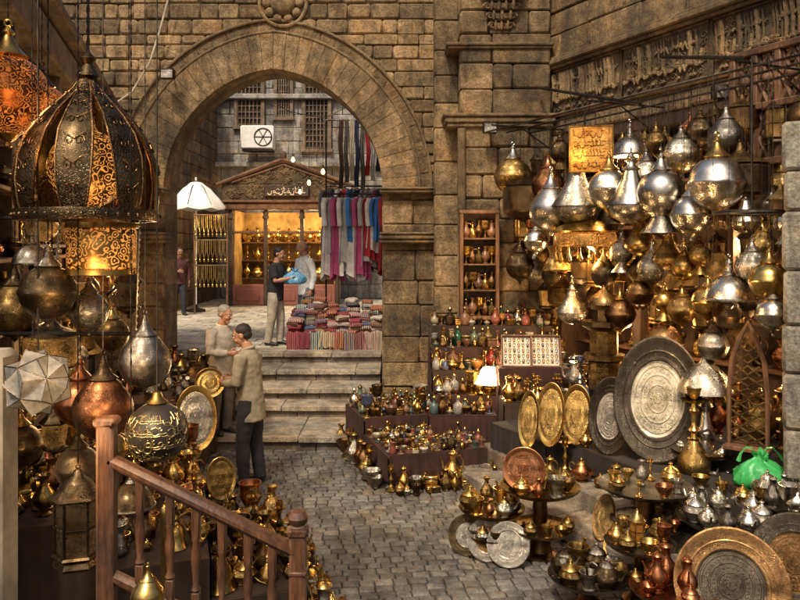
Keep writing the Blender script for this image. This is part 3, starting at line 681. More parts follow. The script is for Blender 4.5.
mb=MB(); block_wall(mb,-.3,8,4.2,4.46,0,(.25,.27),(.5,.9),depth=.3); mb.build('lintel_course',M['stone'],bld)
for a,b in((-.3,.25),(5.9,8)):
    mb=MB(); block_wall(mb,a,b,0,4.2,0,(.34,.42),(.5,.9),depth=.35); mb.build('pier',M['stone'],bld)
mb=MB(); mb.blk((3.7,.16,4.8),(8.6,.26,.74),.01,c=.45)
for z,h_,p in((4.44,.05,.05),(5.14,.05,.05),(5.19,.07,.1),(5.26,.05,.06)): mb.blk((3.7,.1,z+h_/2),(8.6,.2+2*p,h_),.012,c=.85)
rg=random.Random(3)
for j in range(5):
    x0=.15+j*1.42
    mb.tube([(x0,.02,4.5),(x0+1.36,.02,4.5),(x0+1.36,.02,5.12),(x0,.02,5.12)],.014,6,True,c=.95)
    for yy,st_,rd,cc_ in((.022,.06,.013,.85),(.004,.07,.021,1.2),(.016,.05,.011,.8)):
        for pts,rr in strokes(1.34,.6,rg,st_,rd): mb.tube([(x0+.02+a,yy,4.51+b) for a,b in pts],rr,5,c=cc_*rg.uniform(.85,1.1))
    for q in range(60):
        scroll(mb,(x0+.06+rg.random()*1.24,4.55+rg.random()*.52),rg.uniform(.025,.055),.009,None,.8,rg.choice((-1,1)),.022)
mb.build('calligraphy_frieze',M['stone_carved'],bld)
mb=MB(); mb.blk((3.2,.8,2.1),(6.0,.1,4.4),.01,c=.6); mb.blk((.2,.5,2.1),(.1,.7,4.2),.01); mb.blk((6,.5,2.1),(.1,.7,4.2),.01); mb.blk((3.1,.5,4.15),(6,.7,.1),.01); mb.build('shop_interior',M['wood_dark'],bld)
mb=MB()
for s_ in(.28,1.8,3.3,4.8,5.9): mb.blk((s_,.1,2.1),(.14,.14,4.1),.012)
mb.blk((3.1,.1,4.12),(5.8,.16,.16),.012); mb.blk((3.1,.1,3.5),(5.8,.1,.08),.012)
mb.build('timber_frame',M['wood_dark'],bld)
shz=[1.25,1.75,2.3,2.85,3.4]
for z in shz:
    mb=MB(); mb.blk((3.1,.52,z),(5.6,.42,.04),.006); mb.build('shelf',M['wood'],bld)
tag(bld,'right hand sandstone shop building with calligraphy frieze above its dark open front','building')
mb=MB()
for n0,n1,zt in((2.2,2.6,.17),(1.7,2.2,.34),(.9,1.7,.338),(.1,.9,.336)):
    s_=1.6
    while s_<8:
        wd=rnd.uniform(.7,1.2); mb.blk((s_+wd/2,-(n0+n1)/2,zt/2),(wd-.008,n1-n0-.004,zt),.022,c=rnd.uniform(.55,1.1)); s_+=wd
struct(mb.build('stone_terrace',M['step'],M=MWL))
hb=empty('hanging_bar_rack',M=MWL)
for n,z in((.35,4.22),(.75,4.2),(1.1,4.18)):
    mb=MB(); mb.tube([(.1,-n,z),(6.4,-n,z)],.012,8); mb.build('bar',M['iron'],hb)
for s_ in(.4,2.3,4.3,6.1):
    mb=MB(); mb.tube([(s_,0,4.25),(s_,-1.2,4.23)],.012,8); mb.tube([(s_,-.01,3.85),(s_,-.7,4.22)],.009,8); mb.build('bracket',M['iron'],hb)
tag(hb,'black iron bars on brackets above the right shop front carrying lanterns','rack')
for (a,b,lb) in(((540,88,.3),(640,104,1.3),'long thin iron pole projecting beside the buttress above the hanging lanterns'),((662,57,.2),(742,58,.9),'thin iron pole crossing the calligraphy frieze at upper right')):
    mb=MB(); p0=WP(a[0],a[2],a[1]); p1=WP(b[0],b[2],b[1]); mb.tube([p0,p1],.02,8); tag(mb.build('iron_pole',M['iron']),lb,'pole')
s0,s1=WS(735,.3),WS(806,.3)
ms=empty('wooden_lattice_screen',M=MWL@Matrix.Translation((s0,-.3,0)))
Lw=s1-s0; mb=MB()
for x in(0,Lw*.33,Lw*.66,Lw): mb.blk((x,0,3.98),(.07,.1,1.15),.01)
for z in(3.43,3.98,4.53): mb.blk((Lw/2,.0,z),(Lw+.1,.12,.07),.01)
mb.build('frame',M['wood'],ms)
mb=MB()
for i in range(3):
    for j in range(2):
        cx,cz=Lw*(.165+.33*i),3.7+.55*j; a=Lw*.15; b=.25
        for q in range(4):
            t0=PI/2*q; t1=PI/2*(q+1)
            mb.tube([(cx+a*cos(t0),0,cz+b*sin(t0)),(cx+a*cos(t1),0,cz+b*sin(t1))],.024,6)
        mb.tube([(cx-a,0,cz-b),(cx+a,0,cz+b)],.02,6); mb.tube([(cx-a,0,cz+b),(cx+a,0,cz-b)],.02,6)
        mb.ball((cx,-.01,cz),.06,8,6)
mb.build('lattice',M['wood'],ms)
for i in range(5):
    mb=MB(); x=Lw*(.05+.22*i); mb.lathe([(0,3.08),(.03,3.12),(.05,3.2),(.03,3.28),(.04,3.4)],10,Matrix.Translation((x,0,0))); mb.build('drop_finial',M['wood'],ms)
tag(ms,'dark brown wooden lattice screen with diamond panels mounted at the upper right','lattice screen')
# ---------------------------------------------------------------- left shop
LD=Vector((-4.55,11.45,0)); lu=Vector((1.95,-7.3,0)).normalized(); ln=Vector((-lu.y,lu.x,0))
if ln.x<0: ln=-ln
MLL=Matrix(((lu.x,ln.x,0,LD.x),(lu.y,ln.y,0,LD.y),(0,0,1,0),(0,0,0,1)))
ls=empty('dark_timber_shop',M=MLL)
mb=MB()
for i in range(36): mb.blk((.1+i*.24,-.25+rnd.uniform(-.01,.01),2.6),(.23,.08,5.2),.01)
mb.build('plank_wall',M['wood_dark'],ls)
mb=MB()
for i in range(5): mb.blk((.2+i*1.9,.0,2.2),(.16,.16,4.4),.015)
mb.blk((4.2,.05,4.45),(8.6,.22,.3),.02); mb.blk((4.2,.1,4.75),(8.6,.3,.1),.02); mb.blk((4.2,.02,3.4),(8.6,.12,.1),.01)
mb.build('timber_frame',M['wood_grey'],ls)
for z in(1.5,2.0,2.5,3.0):
    mb=MB(); mb.blk((4.2,-.02,z),(8.4,.36,.035),.006); mb.build('shelf',M['wood'],ls)
tag(ls,'dark timber shop front with shelves along the left side of the lane','shop')
def LS(s,n,z): return LD+lu*s+ln*n+Vector((0,0,z))
HZL=4.0
cf=empty('lantern_canopy_frame',(-1.9,3.5,0))
def cb(mb,name,mat='wood_dark'):
    o=mb.build(name,M[mat]); o.parent=cf; o.matrix_parent_inverse=Matrix.Translation((1.9,-3.5,0))
for x,yy in((-2.2,3.75),(-1.86,3.3)):
    mb=MB(); mb.blk((x,yy,2.0),(.09,.09,4.0),.01); cb(mb,'post')
for yy in(3.2,3.6,3.98):
    mb=MB(); mb.blk((-1.7,yy,4.05),(1.7,.07,.09),.01); cb(mb,'beam')
for xx in(-2.2,-1.5,-.95): mb=MB(); mb.blk((xx,3.58,4.13),(.08,1.0,.07),.01); cb(mb,'cross_beam')
for yy,zz in((3.95,2.75),(3.85,2.15)):
    mb=MB(); mb.tube([(-2.2,yy,zz),(-1.38,yy,zz)],.01,6); cb(mb,'hanging_rail','iron')
tag(cf,'dark timber canopy frame at the left edge that carries hanging lanterns','frame')
mb=MB(); mb.blk((-1.98,3.62,1.05),(.2,.2,2.1),.03); tag(mb.build('plaster_pier',M['plaster']),'pale beige plaster pier at the lower left corner','pier')
# ---------------------------------------------------------------- railing
rl=empty('wooden_stair_railing',(-.41,3,0))
def rb(mb,name):
    o=mb.build(name,M['wood_red']); o.parent=rl; o.matrix_parent_inverse=Matrix.Translation((.41,-3,0))
NX=P(298,0,3).x
mb=MB(); mb.blk((NX,3,.7),(.066,.066,1.58),.01); mb.lathe([(.043,0),(.045,.012),(.026,.02),(.035,.035),(.042,.055),(.03,.08),(.0,.092)],16,Matrix.Translation((NX,3,1.46))); mb.blk((NX,3,1.46),(.08,.08,.03),.006); mb.blk((NX,3,1.3),(.076,.076,.02),.006); rb(mb,'newel_post')
LX=P(107,0,3).x
mb=MB(); mb.blk((LX,3,.95),(.07,.07,1.9),.012); mb.blk((LX,3,1.9),(.088,.088,.035),.01); rb(mb,'corner_post')
A=Vector((LX,3,P(0,458,3).z)); B=Vector((NX,3,P(0,552,3).z))
for off,tx,tz_,nme in((0,.07,.045,'handrail'),(-.46,.05,.05,'bottom_rail')):
    mb=MB(); d=(B-A); T=Matrix.Translation((A+B)/2+Vector((0,0,off)))@Matrix.Rotation(-math.atan2(d.z,d.x),4,'Y'); mb.blk((0,0,0),(d.length,tx,tz_),.016,T); rb(mb,nme)
for px in(140,170,196,222,248,272):
    x=P(px,0,3).x; t=(x-A.x)/(B.x-A.x); zt=A.z+(B.z-A.z)*t-.02; zb=zt-.44
    mb=MB(); mb.blk((x,3,zt-.06),(.032,.032,.12),.004); mb.blk((x,3,zb+.05),(.032,.032,.1),.004)
    mb.lathe([(.014,.1),(.02,.11),(.012,.13),(.018,.2),(.02,.24),(.013,.3),(.019,.315),(.014,.33)],12,Matrix.Translation((x,3,zb))); rb(mb,'baluster')
tag(rl,'worn dark brown wooden stair railing with square newel in the foreground','railing')
bpst=empty('brass_finial_post',(P(165,0,3.15).x,3.15,0))
mb=MB(); mb.lathe([(.03,0),(.018,.02),(.018,1.45),(.026,1.47),(.018,1.5),(.0,1.53)],12); mb.build('rod',M['gold'],bpst)
tag(bpst,'slender bright brass rod standing behind the wooden railing','rod')
# ---------------------------------------------------------------- street beyond the gate
fc=empty('grey_stone_facade',(-3,25,.85))
mb=MB(); block_wall(mb,-7,7,0,10,0,(.38,.5),(.6,1.2),depth=.4,tone=(.75,1.1)); mb.build('wall',M['grey_stone'],fc)
def win(px,py,wp,hp,name='window'):
    sc=25/F; x=(px-400)*sc+3; z=CH+(HZ-py)*sc-.85; wv,hv=wp*sc,hp*sc
    f=MB(); 
    for dx in(-1,1): f.blk((x+dx*wv/2,-.06,z),(.12,.16,hv+.12),.01)
    for dz in(-1,1): f.blk((x,-.06,z+dz*hv/2),(wv+.2,.18,.12),.01)
    fo=f.build(name,M['wood_grey'],fc)
    g=MB(); g.blk((x,-.02,z),(wv,.05,hv),.005); g.build('dark_pane',M['cloth_black'],fo)
    l=MB(); n=7; nv=int(hp/6)
    for i in range(n):
        l.tube([(x-wv/2+wv*(i+.5)/n,-.08,z-hv/2),(x-wv/2+wv*(i+.5)/n,-.08,z+hv/2)],.025,5)
    for i in range(nv):
        l.tube([(x-wv/2,-.08,z-hv/2+hv*(i+.5)/nv),(x+wv/2,-.08,z-hv/2+hv*(i+.5)/nv)],.02,5)
    l.build('lattice',M['wood_grey'],fo)
for a in((250,88,27,80),(317,112,26,78),(203,110,22,74),(284,86,16,66)): win(*a)
for z in(4.45,6.7): mb=MB(); mb.blk((0,-.1,z),(14,.3,.16),.02); mb.build('string_course',M['grey_stone'],fc)
tag(fc,'grey stone street facade with latticed windows seen through the arch','building')
ac=empty('air_conditioner',P(258,150,24.5)); 
mb=MB(); mb.blk((0,0,.4),(1.08,.4,.76),.04); mb.build('casing',M['white'],ac)
mb=MB(); mb.tube([(.2+.28*cos(2*PI*k/20),-.21,.4+.28*sin(2*PI*k/20)) for k in range(20)],.02,6,True)
for k in range(6): mb.tube([(.2,-.21,.4),(.2+.28*cos(PI/3*k),-.21,.4+.28*sin(PI/3*k))],.012,5)
mb.build('fan_grille',M['iron'],ac)
mb=MB(); mb.blk((0,.1,-.02),(1,.5,.05),.01); mb.build('bracket',M['iron'],ac)
tag(ac,'white air conditioner box on the grey facade above the kiosk','air conditioner')
mb=MB(); block_wall(mb,0,7,0,7,0,(.35,.45),(.5,1.0),depth=1.0); 
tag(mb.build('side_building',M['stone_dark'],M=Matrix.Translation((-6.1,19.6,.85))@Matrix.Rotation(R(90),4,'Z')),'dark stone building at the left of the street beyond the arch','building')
mb=MB(); block_wall(mb,0,7,0,6,0,(.35,.45),(.5,1.0),depth=1.0)
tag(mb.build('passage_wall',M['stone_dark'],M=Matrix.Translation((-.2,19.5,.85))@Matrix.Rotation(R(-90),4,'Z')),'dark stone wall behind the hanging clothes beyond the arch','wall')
# kiosk
kx=-3.4; ks=empty('shop_kiosk',(kx,22,.85))
mb=MB(); mb.blk((0,1.5,1.4),(3.0,.1,2.8),.01); mb.blk((-1.5,.8,1.4),(.08,1.5,2.8),.01); mb.blk((1.5,.8,1.4),(.08,1.5,2.8),.01); mb.build('wall',plain('warm_kiosk_wall',(.36,.23,.1),.8,.6,3),ks)
for x in(-1.05,0,1.05):
    mb=MB(); mb.blk((x,0,.32),(.96,.14,.6),.02); mb.blk((x,-.07,.32),(.7,.04,.36),.02); mb.build('base_panel',plain('red_brown_panel',(.2,.07,.05),.6),ks)
for x in(-1.55,-.53,.53,1.55):
    mb=MB(); mb.blk((x,-.02,1.4),(.11,.16,2.8),.015); mb.lathe([(.09,2.55),(.1,2.6),(.07,2.65),(.09,2.75)],10,Matrix.Translation((x,-.04,0))); mb.build('post',M['wood_dark'],ks)
mb=MB(); mb.blk((0,-.05,2.9),(3.5,.3,.2),.03); mb.blk((0,-.08,3.05),(3.7,.36,.08),.02); mb.blk((0,-.03,2.15),(3.1,.1,.07),.01); mb.build('lintel',M['wood'],ks)
def tri(mb,hw,z0,z1,y0,y1,c=1):
    mb.add([(-hw,y0,z0),(hw,y0,z0),(0,y0,z1),(-hw,y1,z0),(hw,y1,z0),(0,y1,z1)],[(0,1,2),(5,4,3),(0,3,4,1),(1,4,5,2),(2,5,3,0)],False,c)
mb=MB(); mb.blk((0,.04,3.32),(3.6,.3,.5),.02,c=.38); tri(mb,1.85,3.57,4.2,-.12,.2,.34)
rg=random.Random(11)
for q in range(80): scroll(mb,(rg.uniform(-1.65,1.65),rg.uniform(3.12,3.54)),rg.uniform(.04,.09),.018,None,.75,rg.choice((-1,1)),-.13)
for q in range(46):
    cx=rg.uniform(-1.4,1.4); scroll(mb,(cx,3.62+rg.random()*.42*(1-abs(cx)/1.6)),.065,.017,None,.75,rg.choice((-1,1)),-.14)
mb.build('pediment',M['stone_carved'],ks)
mb=MB()
for sx in(-1,1):
    mb.tube([(sx*1.95,-.15,3.54),(0,-.15,4.28)],.06,8)
    mb.tube([(sx*1.5,-.15,3.6),(0,-.15,4.12)],.025,8)
mb.ball((0,-.14,4.38),(.1,.1,.14)); 
mb.build('carved_trim',M['wood'],ks)
mb=MB()
mb.add([(-2.1,-.3,3.46),(0,-.3,4.26),(2.1,-.3,3.46),(-2.1,1.7,3.46),(0,1.7,4.26),(2.1,1.7,3.46)],[(0,1,4,3),(1,2,5,4)],False,1,Matrix.Translation((0,.12,.06))); mb.build('roof',M['wood_grey'],ks)
sg=MB(); sg.blk((.1,-.17,3.35),(1.3,.06,.32),.02); sgo=sg.build('sign',M['wood_dark'],ks)
mb=MB()
for pts,rr in strokes(1.15,.28,random.Random(5),.1,.014): mb.tube([(-.47+a,-.205,3.21+b) for a,b in pts],rr,5)
mb.build('lettering',M['lettering'],sgo)
for z in(.75,1.3,1.85):
    mb=MB(); mb.blk((0,1.2,z),(2.9,.4,.04),.005); mb.build('shelf',M['wood'],ks)
tag(ks,'carved dark wooden shop kiosk with gabled front and warm lit interior','kiosk')
lamp((kx-.5,22.6,3.3),95,(1,.62,.22),.15); lamp((kx+.8,22.6,3.3),95,(1,.62,.22),.15)
lamp((kx-.1,21.3,3.3),20,(1,.62,.25),.1)
for i in range(9):
    for j,z in enumerate((.77,1.32,1.87)):
        kd=['vase','candlestick','lidded_pot','jug'][(i*2+j)%4]
        inst(kd,(kx-1.3+i*.32,23.1,.85+z),.44,f'golden {kd.replace("_"," ")}, {ORD[i]} from left on the {["lower","middle","upper"][j]} kiosk shelf',('gold','brass'),group='golden goods in the kiosk')
for i,(px,py,yy) in enumerate(((293,160,19.5),(309,183,19),(323,172,18),(300,192,21))):
    p=P(px,py,yy); b=empty('hanging_bulb',p); m_=MB(); m_.lathe([(0,-.06),(.035,-.045),(.048,0),(.035,.045),(.02,.08)],16); m_.build('bulb',M['bulb'],b)
    m_=MB(); m_.lathe([(.022,.075),(.03,.08),(.03,.15),(.01,.17)],10); m_.tube([(0,0,.17),(0,0,1.6)],.006,5); m_.build('socket_cord',M['iron'],b)
    tag(b,['lit bare bulb hanging highest, left of the clothes','lit bare bulb just above the bald man','lit bare bulb closest to the scarves','lit bare bulb nearest the kiosk pediment'][i],'bulb'); lamp(p+Vector((0,-.15,-.05)),16)
mb=MB(); mb.tube([P(270,100,21),P(290,112,20),P(325,118,18),P(372,95,15)],.012,6); tag(mb.build('lamp_cable',M['iron']),'black cable carrying bare bulbs across the street beyond the arch','cable')
# parasol
pa=empty('parasol',(P(196,0,20).x,20,.85)); pr=.78; ptop=P(0,181,20).z-.85; prim=P(0,206,20).z-.85
mb=MB(); n=32
pts=[]
for (f,zf) in((1,-.1),(1,0),(.8,.3),(.5,.68),(.2,.93)):
    pts.append([((pr*f*(1-.06*abs(sin(4*2*PI*k/n)))*cos(2*PI*k/n)),(pr*f*(1-.06*abs(sin(4*2*PI*k/n)))*sin(2*PI*k/n)),prim+(ptop-prim)*zf-(.05*abs(sin(4*2*PI*k/n)) if f==1 else .02*abs(sin(4*2*PI*k/n)))) for k in range(n)])
vs=[v for r_ in pts for v in r_]+[(0,0,ptop)]
fs=[(i*n+k,i*n+(k+1)%n,(i+1)*n+(k+1)%n,(i+1)*n+k) for i in range(4) for k in range(n)]+[(4*n+k,4*n+(k+1)%n,5*n) for k in range(n)]
mb.add(vs,fs); mb.build('canopy',M['parasol'],pa)
mb=MB(); mb.tube([(0,0,0),(0,0,ptop+.1)],.025,8); mb.build('pole',M['white'],pa)
for k in range(8):
    mb=MB(); a=PI/4*k; mb.tube([(0,0,ptop+.01),(pr*.5*cos(a),pr*.5*sin(a),prim+(ptop-prim)*.7),(pr*.99*cos(a),pr*.99*sin(a),prim+.01)],.012,5); mb.build('rib',M['iron'],pa)
mb=MB(); mb.lathe([(0,0),(.25,0),(.25,.06),(.05,.1),(.04,.2)],16); mb.build('base',M['iron'],pa)
tag(pa,'pale grey parasol open on its pole beyond the arch','parasol')
nk=empty('jewellery_rack',(P(211,0,19.3).x,19.3,.85))
for x in(-.42,.42):
    mb=MB(); mb.tube([(x,0,0),(x,0,2.6)],.03,8); mb.build('post',M['wood'],nk)
for z in(2.55,1.9,1.25):
    mb=MB(); mb.tube([(-.45,0,z),(.45,0,z)],.02,8); mb.build('rail',M['wood'],nk)
tag(nk,'wooden rack hung with golden necklaces below the pale parasol','rack')
for j,z in enumerate((2.55,1.9,1.25)):
    for i in range(8):
        b=MB(); x=-.38+i*.108; b.tube([(x-.03,-.03,z-.01),(x-.035,-.04,z-.3),(x,-.05,z-.48),(x+.035,-.04,z-.3),(x+.03,-.03,z-.01)],.012,5); b.ball((x,-.05,z-.52),(.03,.02,.045),8,6)
        o=b.build('necklace',M['gold'],M=Matrix.Translation(nk.location)); tag(o,f'golden necklace, {ORD[i]} from left on the {["top","middle","bottom"][j]} rail of the rack','necklace','golden necklaces on the rack')
lamp((nk.location.x,18.6,3.6),25,(1,.7,.3))
# clothes rack
ck=empty('clothes_rack',(-.8,14,.85))
for x in(-.6,.56):
    mb=MB(); mb.tube([(x,.2,0),(x,.2,4.3)],.016,8); mb.build('post',M['iron'],ck)
RAILS=((0,2.72),(.42,2.9),(0,4.1))
for yy,z in RAILS:
    mb=MB(); mb.tube([(-.64,yy,z),(.58,yy,z)],.016,8)
    for x in(-.6,.56): mb.tube([(x,.2,z),(x,yy,z)],.012,6)
    mb.build('rail',M['iron'],ck)
tag(ck,'tall black clothes rack with three rails just beyond the arch','clothes rack')
def garment(loc,rz,c,lab,cat='shirt',L=.78,hw=.19,grp=None):
    g=empty('hanging_garment',loc,rz); mb=MB(); vs=[];fs=[];n=22;ph=rnd.random()*6
    for i,(t,wf,df) in enumerate(((0,.25,.3),(.02,.62,.6),(.05,.95,.8),(.2,.84,1),(.45,.9,1.1),(.75,.98,1.2),(1,1.05,1.3))):
        for k in range(n):
            a=2*PI*k/n; rip=1+.35*t*sin(4*a+ph)*(.4+.6*t)
            vs.append((hw*wf*cos(a)*(1+.1*t*sin(3*a+ph))+.03*t*sin(ph),.055*df*sin(a)*rip+.035*t*sin(7*cos(a)*1.5+ph),-.06-L*t*(1+.05*sin(2*a+ph))))
    for i in range(6):
        for k in range(n): fs.append((i*n+k,(i+1)*n+k,(i+1)*n+(k+1)%n,i*n+(k+1)%n))
    mb.add(vs,fs); mb.build('body_panel',fab(c),g)
    for sx in(-1,1):
        s_=MB(); s_.tube([(sx*hw*.85,0,-.1),(sx*hw*1.12,0,-.2),(sx*hw*1.15,-.01,-.4),(sx*hw*1.08,-.02,-.6)],[.05,.05,.045,.05],8); s_.build('sleeve',fab(c),g)
    h=MB(); h.tube([(-hw*.7,0,-.09),(0,0,-.04),(hw*.7,0,-.09)],.01,5); h.tube([(0,0,-.04),(0,0,.0),(0,.025,.015),(0,.0,.03)],.005,5); h.build('hanger',M['wood'],g)
    tag(g,lab,cat,grp)
cc=[((.7,.68,.64),'white'),((.55,.1,.25),'pink'),((.05,.2,.52),'blue'),((.03,.04,.1),'navy'),((.46,.46,.45),'pale grey'),((.4,.03,.04),'red'),((.08,.31,.42),'turquoise'),((.12,.115,.11),'charcoal'),((.46,.41,.32),'cream'),((.1,.05,.035),'brown')]
rows=[['white','pale grey','pink','white','pale grey','blue','white','pink','pale grey','red','white','blue','red'],['charcoal','navy','white','red','blue','pale grey','navy','pale grey','white','pink','navy']]
for j,rw in enumerate(rows):
    for i,cn in enumerate(rw):
        c=[q for q,n in cc if n==cn][0]
        garment((-.8-.54+i*(.09 if j==0 else .105),14+RAILS[j][0]+rnd.uniform(-.02,.02),.85+RAILS[j][1]),R(58)+rnd.uniform(-.6,.35),c,f'{cn} hanging garment, {ORD[i]} from left on the {["front","rear"][j]} rail of the clothes rack','garment',L=rnd.choice((.8,1.0,1.25,1.4,1.5,1.15)))
for i,cn in enumerate(['brown','charcoal','cream','navy','charcoal','red','pale grey','navy','brown']):
    c=[q for q,n in cc if n==cn][0]; mb=MB(); vs=[];fs=[];ph=rnd.random()*6
    Ls=rnd.uniform(.95,1.35)
    for a in range(12):
        for b in range(7): vs.append((-.04+.08*b/6+.012*sin(a*.8+ph),-.02*sin(b*2.2+a*.3+ph)-.025,.0-Ls*a/11))
    for a in range(11):
        for b in range(6): fs.append((a*7+b,a*7+b+7,a*7+b+8,a*7+b+1))
    mb.add(vs,fs); vs=[(x,-y_+.01,z) for x,y_,z in vs]; mb.add(vs,fs)
    o=mb.build('hanging_scarf',fab(c),M=Matrix.Translation((-.8-.3+i*.1,14,.85+4.1))); tag(o,f'{cn} scarf, {ORD[i]} from left on the top rail of the clothes rack','scarf')
# textile table
tt=empty('textile_table',(-1.08,13.1,.85)); mb=MB(); mb.blk((0,0,.2),(1.6,.8,.04),.008); mb.build('top',M['wood'],tt)
for x in(-.72,.72):
    for y_ in(-.32,.32): mb=MB(); mb.blk((x,y_,.09),(.06,.06,.18),.006); mb.build('leg',M['wood'],tt)
tag(tt,'low wooden table buried under folded textiles on the top of the stairs','table')
tc_=[((.17,.03,.033),'maroon'),((.36,.32,.27),'beige'),((.06,.08,.15),'blue'),((.27,.17,.08),'ochre'),((.22,.035,.05),'crimson'),((.27,.25,.23),'grey'),((.11,.048,.03),'brown'),((.19,.03,.036),'maroon'),((.05,.11,.11),'teal')]
ST=((.4,.35,.28),(.1,.03,.03),(.32,.18,.07),(.26,.09,.09))
for r_,(yb,hs) in enumerate(((12.87,(3,6)),(13.12,(6,9)),(13.36,(8,11)))):
    for i in range(8):
        z=.85+.224; dx=0
        for j in range(rnd.randint(*hs)):
            c,cn=rnd.choice(tc_); hh=rnd.uniform(.045,.075); dx+=rnd.uniform(-.025,.025)
            mb=MB(); vs=[];fs=[];nn=20
            wd,dp=rnd.uniform(.09,.13),rnd.uniform(.11,.16)
            for z_,f in((0,.93),(hh*.2,1),(hh*.75,1.0),(hh,.9)):
                for k in range(nn):
                    a=2*PI*k/nn; sx_=abs(cos(a))**.4*(1 if cos(a)>0 else -1); sy_=abs(sin(a))**.4*(1 if sin(a)>0 else -1)
                    vs.append((wd*f*sx_*(1+.12*noise.noise(Vector((a*2,z_*30,j+i*9)))),dp*f*sy_*(1+.14*noise.noise(Vector((a*2,z_*30,7+j+i*9)))),z_-.012*abs(sx_)+.02*noise.noise(Vector((sx_*2,sy_*2,j+3*i)))))
            for l in range(3):
                for k in range(nn): fs.append((l*nn+k,l*nn+(k+1)%nn,(l+1)*nn+(k+1)%nn,(l+1)*nn+k))
            fs.append(tuple(3*nn+k for k in range(nn))); mb.add(vs,fs)
            o=mb.build('folded_cloth',fab(c,stripe=rnd.choice((None,)+ST)),M=Matrix.Translation((-1.76+i*.195+dx,yb+rnd.uniform(-.04,.04),z))@Matrix.Rotation(rnd.uniform(-.45,.45),4,'Z')@Matrix.Rotation(rnd.uniform(-.08,.08),4,'Y')@Matrix.Rotation(rnd.uniform(-.02,.1),4,'X')); z+=hh*.9
            tag(o,f'{cn} folded cloth, {ORD[j]} up in the {ORD[i]} stack from left, {["front","middle","back"][r_]} textile row','cloth','folded cloths on the textile table')
for i in range(9):
    c,cn=tc_[(i*4)%9]; mb=MB(); vs=[];fs=[];ph=rnd.random()*6; na=14; wd=rnd.uniform(.17,.24); dr_=rnd.uniform(.24,.36)
    for a in range(na):
        t=a/(na-1)
        yy=.1-.2*min(1,t*2.2) if t<.45 else -.1-.02*(t-.45); zz=.03 if t<.45 else .03-dr_*(t-.45)/.55
        for b in range(11):
            q=b/10-.5; vs.append((wd*q*(1+.15*t)+.02*sin(3*t+ph),yy-.022*sin(b*1.7+ph)*t,zz+.015*sin(b*1.1+ph+a*.4)))
    for a in range(na-1):
        for b in range(10): fs.append((a*11+b,a*11+11+b,a*11+12+b,a*11+b+1))
    mb.add(vs,fs); o=mb.build('draped_textile',fab(c,stripe=rnd.choice(ST)),M=Matrix.Translation((-1.8+i*.185,12.78,1.11))); tag(o,f'{cn} patterned textile draped over the table front, {ORD[i]} from left','textile')
def bag(loc,sc,mat,lab,seed):
    o=empty('plastic_bag',loc); mb=MB(); vs=[];fs=[];n=64
    prof=[(0,.0),(.35,.0),(.55,.015),(.68,.06),(.76,.14),(.78,.23),(.74,.32),(.66,.4),(.55,.47),(.43,.53),(.31,.58),(.2,.62),(.13,.66),(.12,.7),(.17,.74),(.2,.79)]
    for i,(r,z) in enumerate(prof):
        for k in range(n):
            a=2*PI*k/n; q=Vector((cos(a)*1.8+seed,sin(a)*1.8,z*3.2))
            rid=abs(noise.noise(q*1.5)); rid2=abs(noise.noise(q*3.6)); 
            f=1+.32*noise.noise(q*.5)-.2*rid-.12*rid2
            if z>.5: f*=1+.12*sin(a*9+seed)
            vs.append((r*f*cos(a)*.95*sc,r*f*sin(a)*.65*sc,(z*(.95+.3*noise.noise(Vector((cos(a)*.9+seed,sin(a)*.9,3)))))*sc))
    for i in range(len(prof)-1):
        for k in range(n): fs.append((i*n+k,i*n+(k+1)%n,(i+1)*n+(k+1)%n,(i+1)*n+k))
    mb.add(vs,fs); mb.build('sack',M[mat],o)
    for sx in(-1,1):
        mb=MB(); pts=[(sx*.05*sc,0,.68*sc),(sx*.16*sc,.02*sc,.82*sc),(sx*.3*sc,.04*sc,.83*sc),(sx*.42*sc,.02*sc,.7*sc),(sx*.5*sc,-.04*sc,.55*sc)]; vs=[]
        for i,p in enumerate(pts):
            for b in(-1,0,1): vs.append((p[0]+.03*sc*b*sin(i),p[1]+.06*sc*b,p[2]+.02*sc*abs(b)))
        mb.add(vs,[(i*3+b,i*3+b+1,i*3+4+b,i*3+3+b) for i in range(4) for b in(0,1)]); mb.build('handle_loop',M[mat],o)
    tag(o,lab,'bag')
bag((-1.84,13.16,1.93),.34,'blue_bag','light blue plastic bag in the hands of the black shirted person',1.3)
# ---------------------------------------------------------------- stalls
def bench(name,M4,sx,sy,z,label,matt='cloth_brown',z0=0,cat='table'):
    o=empty(name,M=M4); mb=MB(); mb.blk((sx/2,sy/2,z-.02),(sx,sy,.04),.006); mb.build('top',M['wood'],o)
    for a in(.05,sx-.05):
        for b in(.05,sy-.05): mb=MB(); mb.blk((a,b,(z-.04+z0)/2),(.06,.06,z-.04-z0),.006); mb.build('leg',M['wood'],o)
    mb=MB(); n=40
    for seg_ in([(sx*i/n,-.014) for i in range(n+1)],[(sx+.014,sy*i/24) for i in range(25)],[(-.014,sy*i/24) for i in range(25)]):
        vs=[]
        for i,(a,b) in enumerate(seg_):
            q=.02*sin(i*1.3+a*9)+.012*sin(i*.47+z*5); fr=(b==-.014)
            vs+=[(a,b,z+.002),(a+(0 if fr else q*.6),b+(q*.6 if fr else 0),(z+z0)/2),(a+(0 if fr else q*1.6),b+(q*1.6 if fr else 0),z0+.025+.02*sin(i*.9))]
        fs=[]
        for i in range(len(seg_)-1):
            for j in range(2): fs.append((i*3+j,i*3+3+j,i*3+4+j,i*3+1+j))
        mb.add(vs,fs)
    mb.add([(0,0,z+.003),(sx,0,z+.003),(sx,sy,z+.003),(0,sy,z+.003)],[(0,1,2,3)],False)
    mb.build('draped_cloth',M[matt],o); tag(o,label,cat); return o
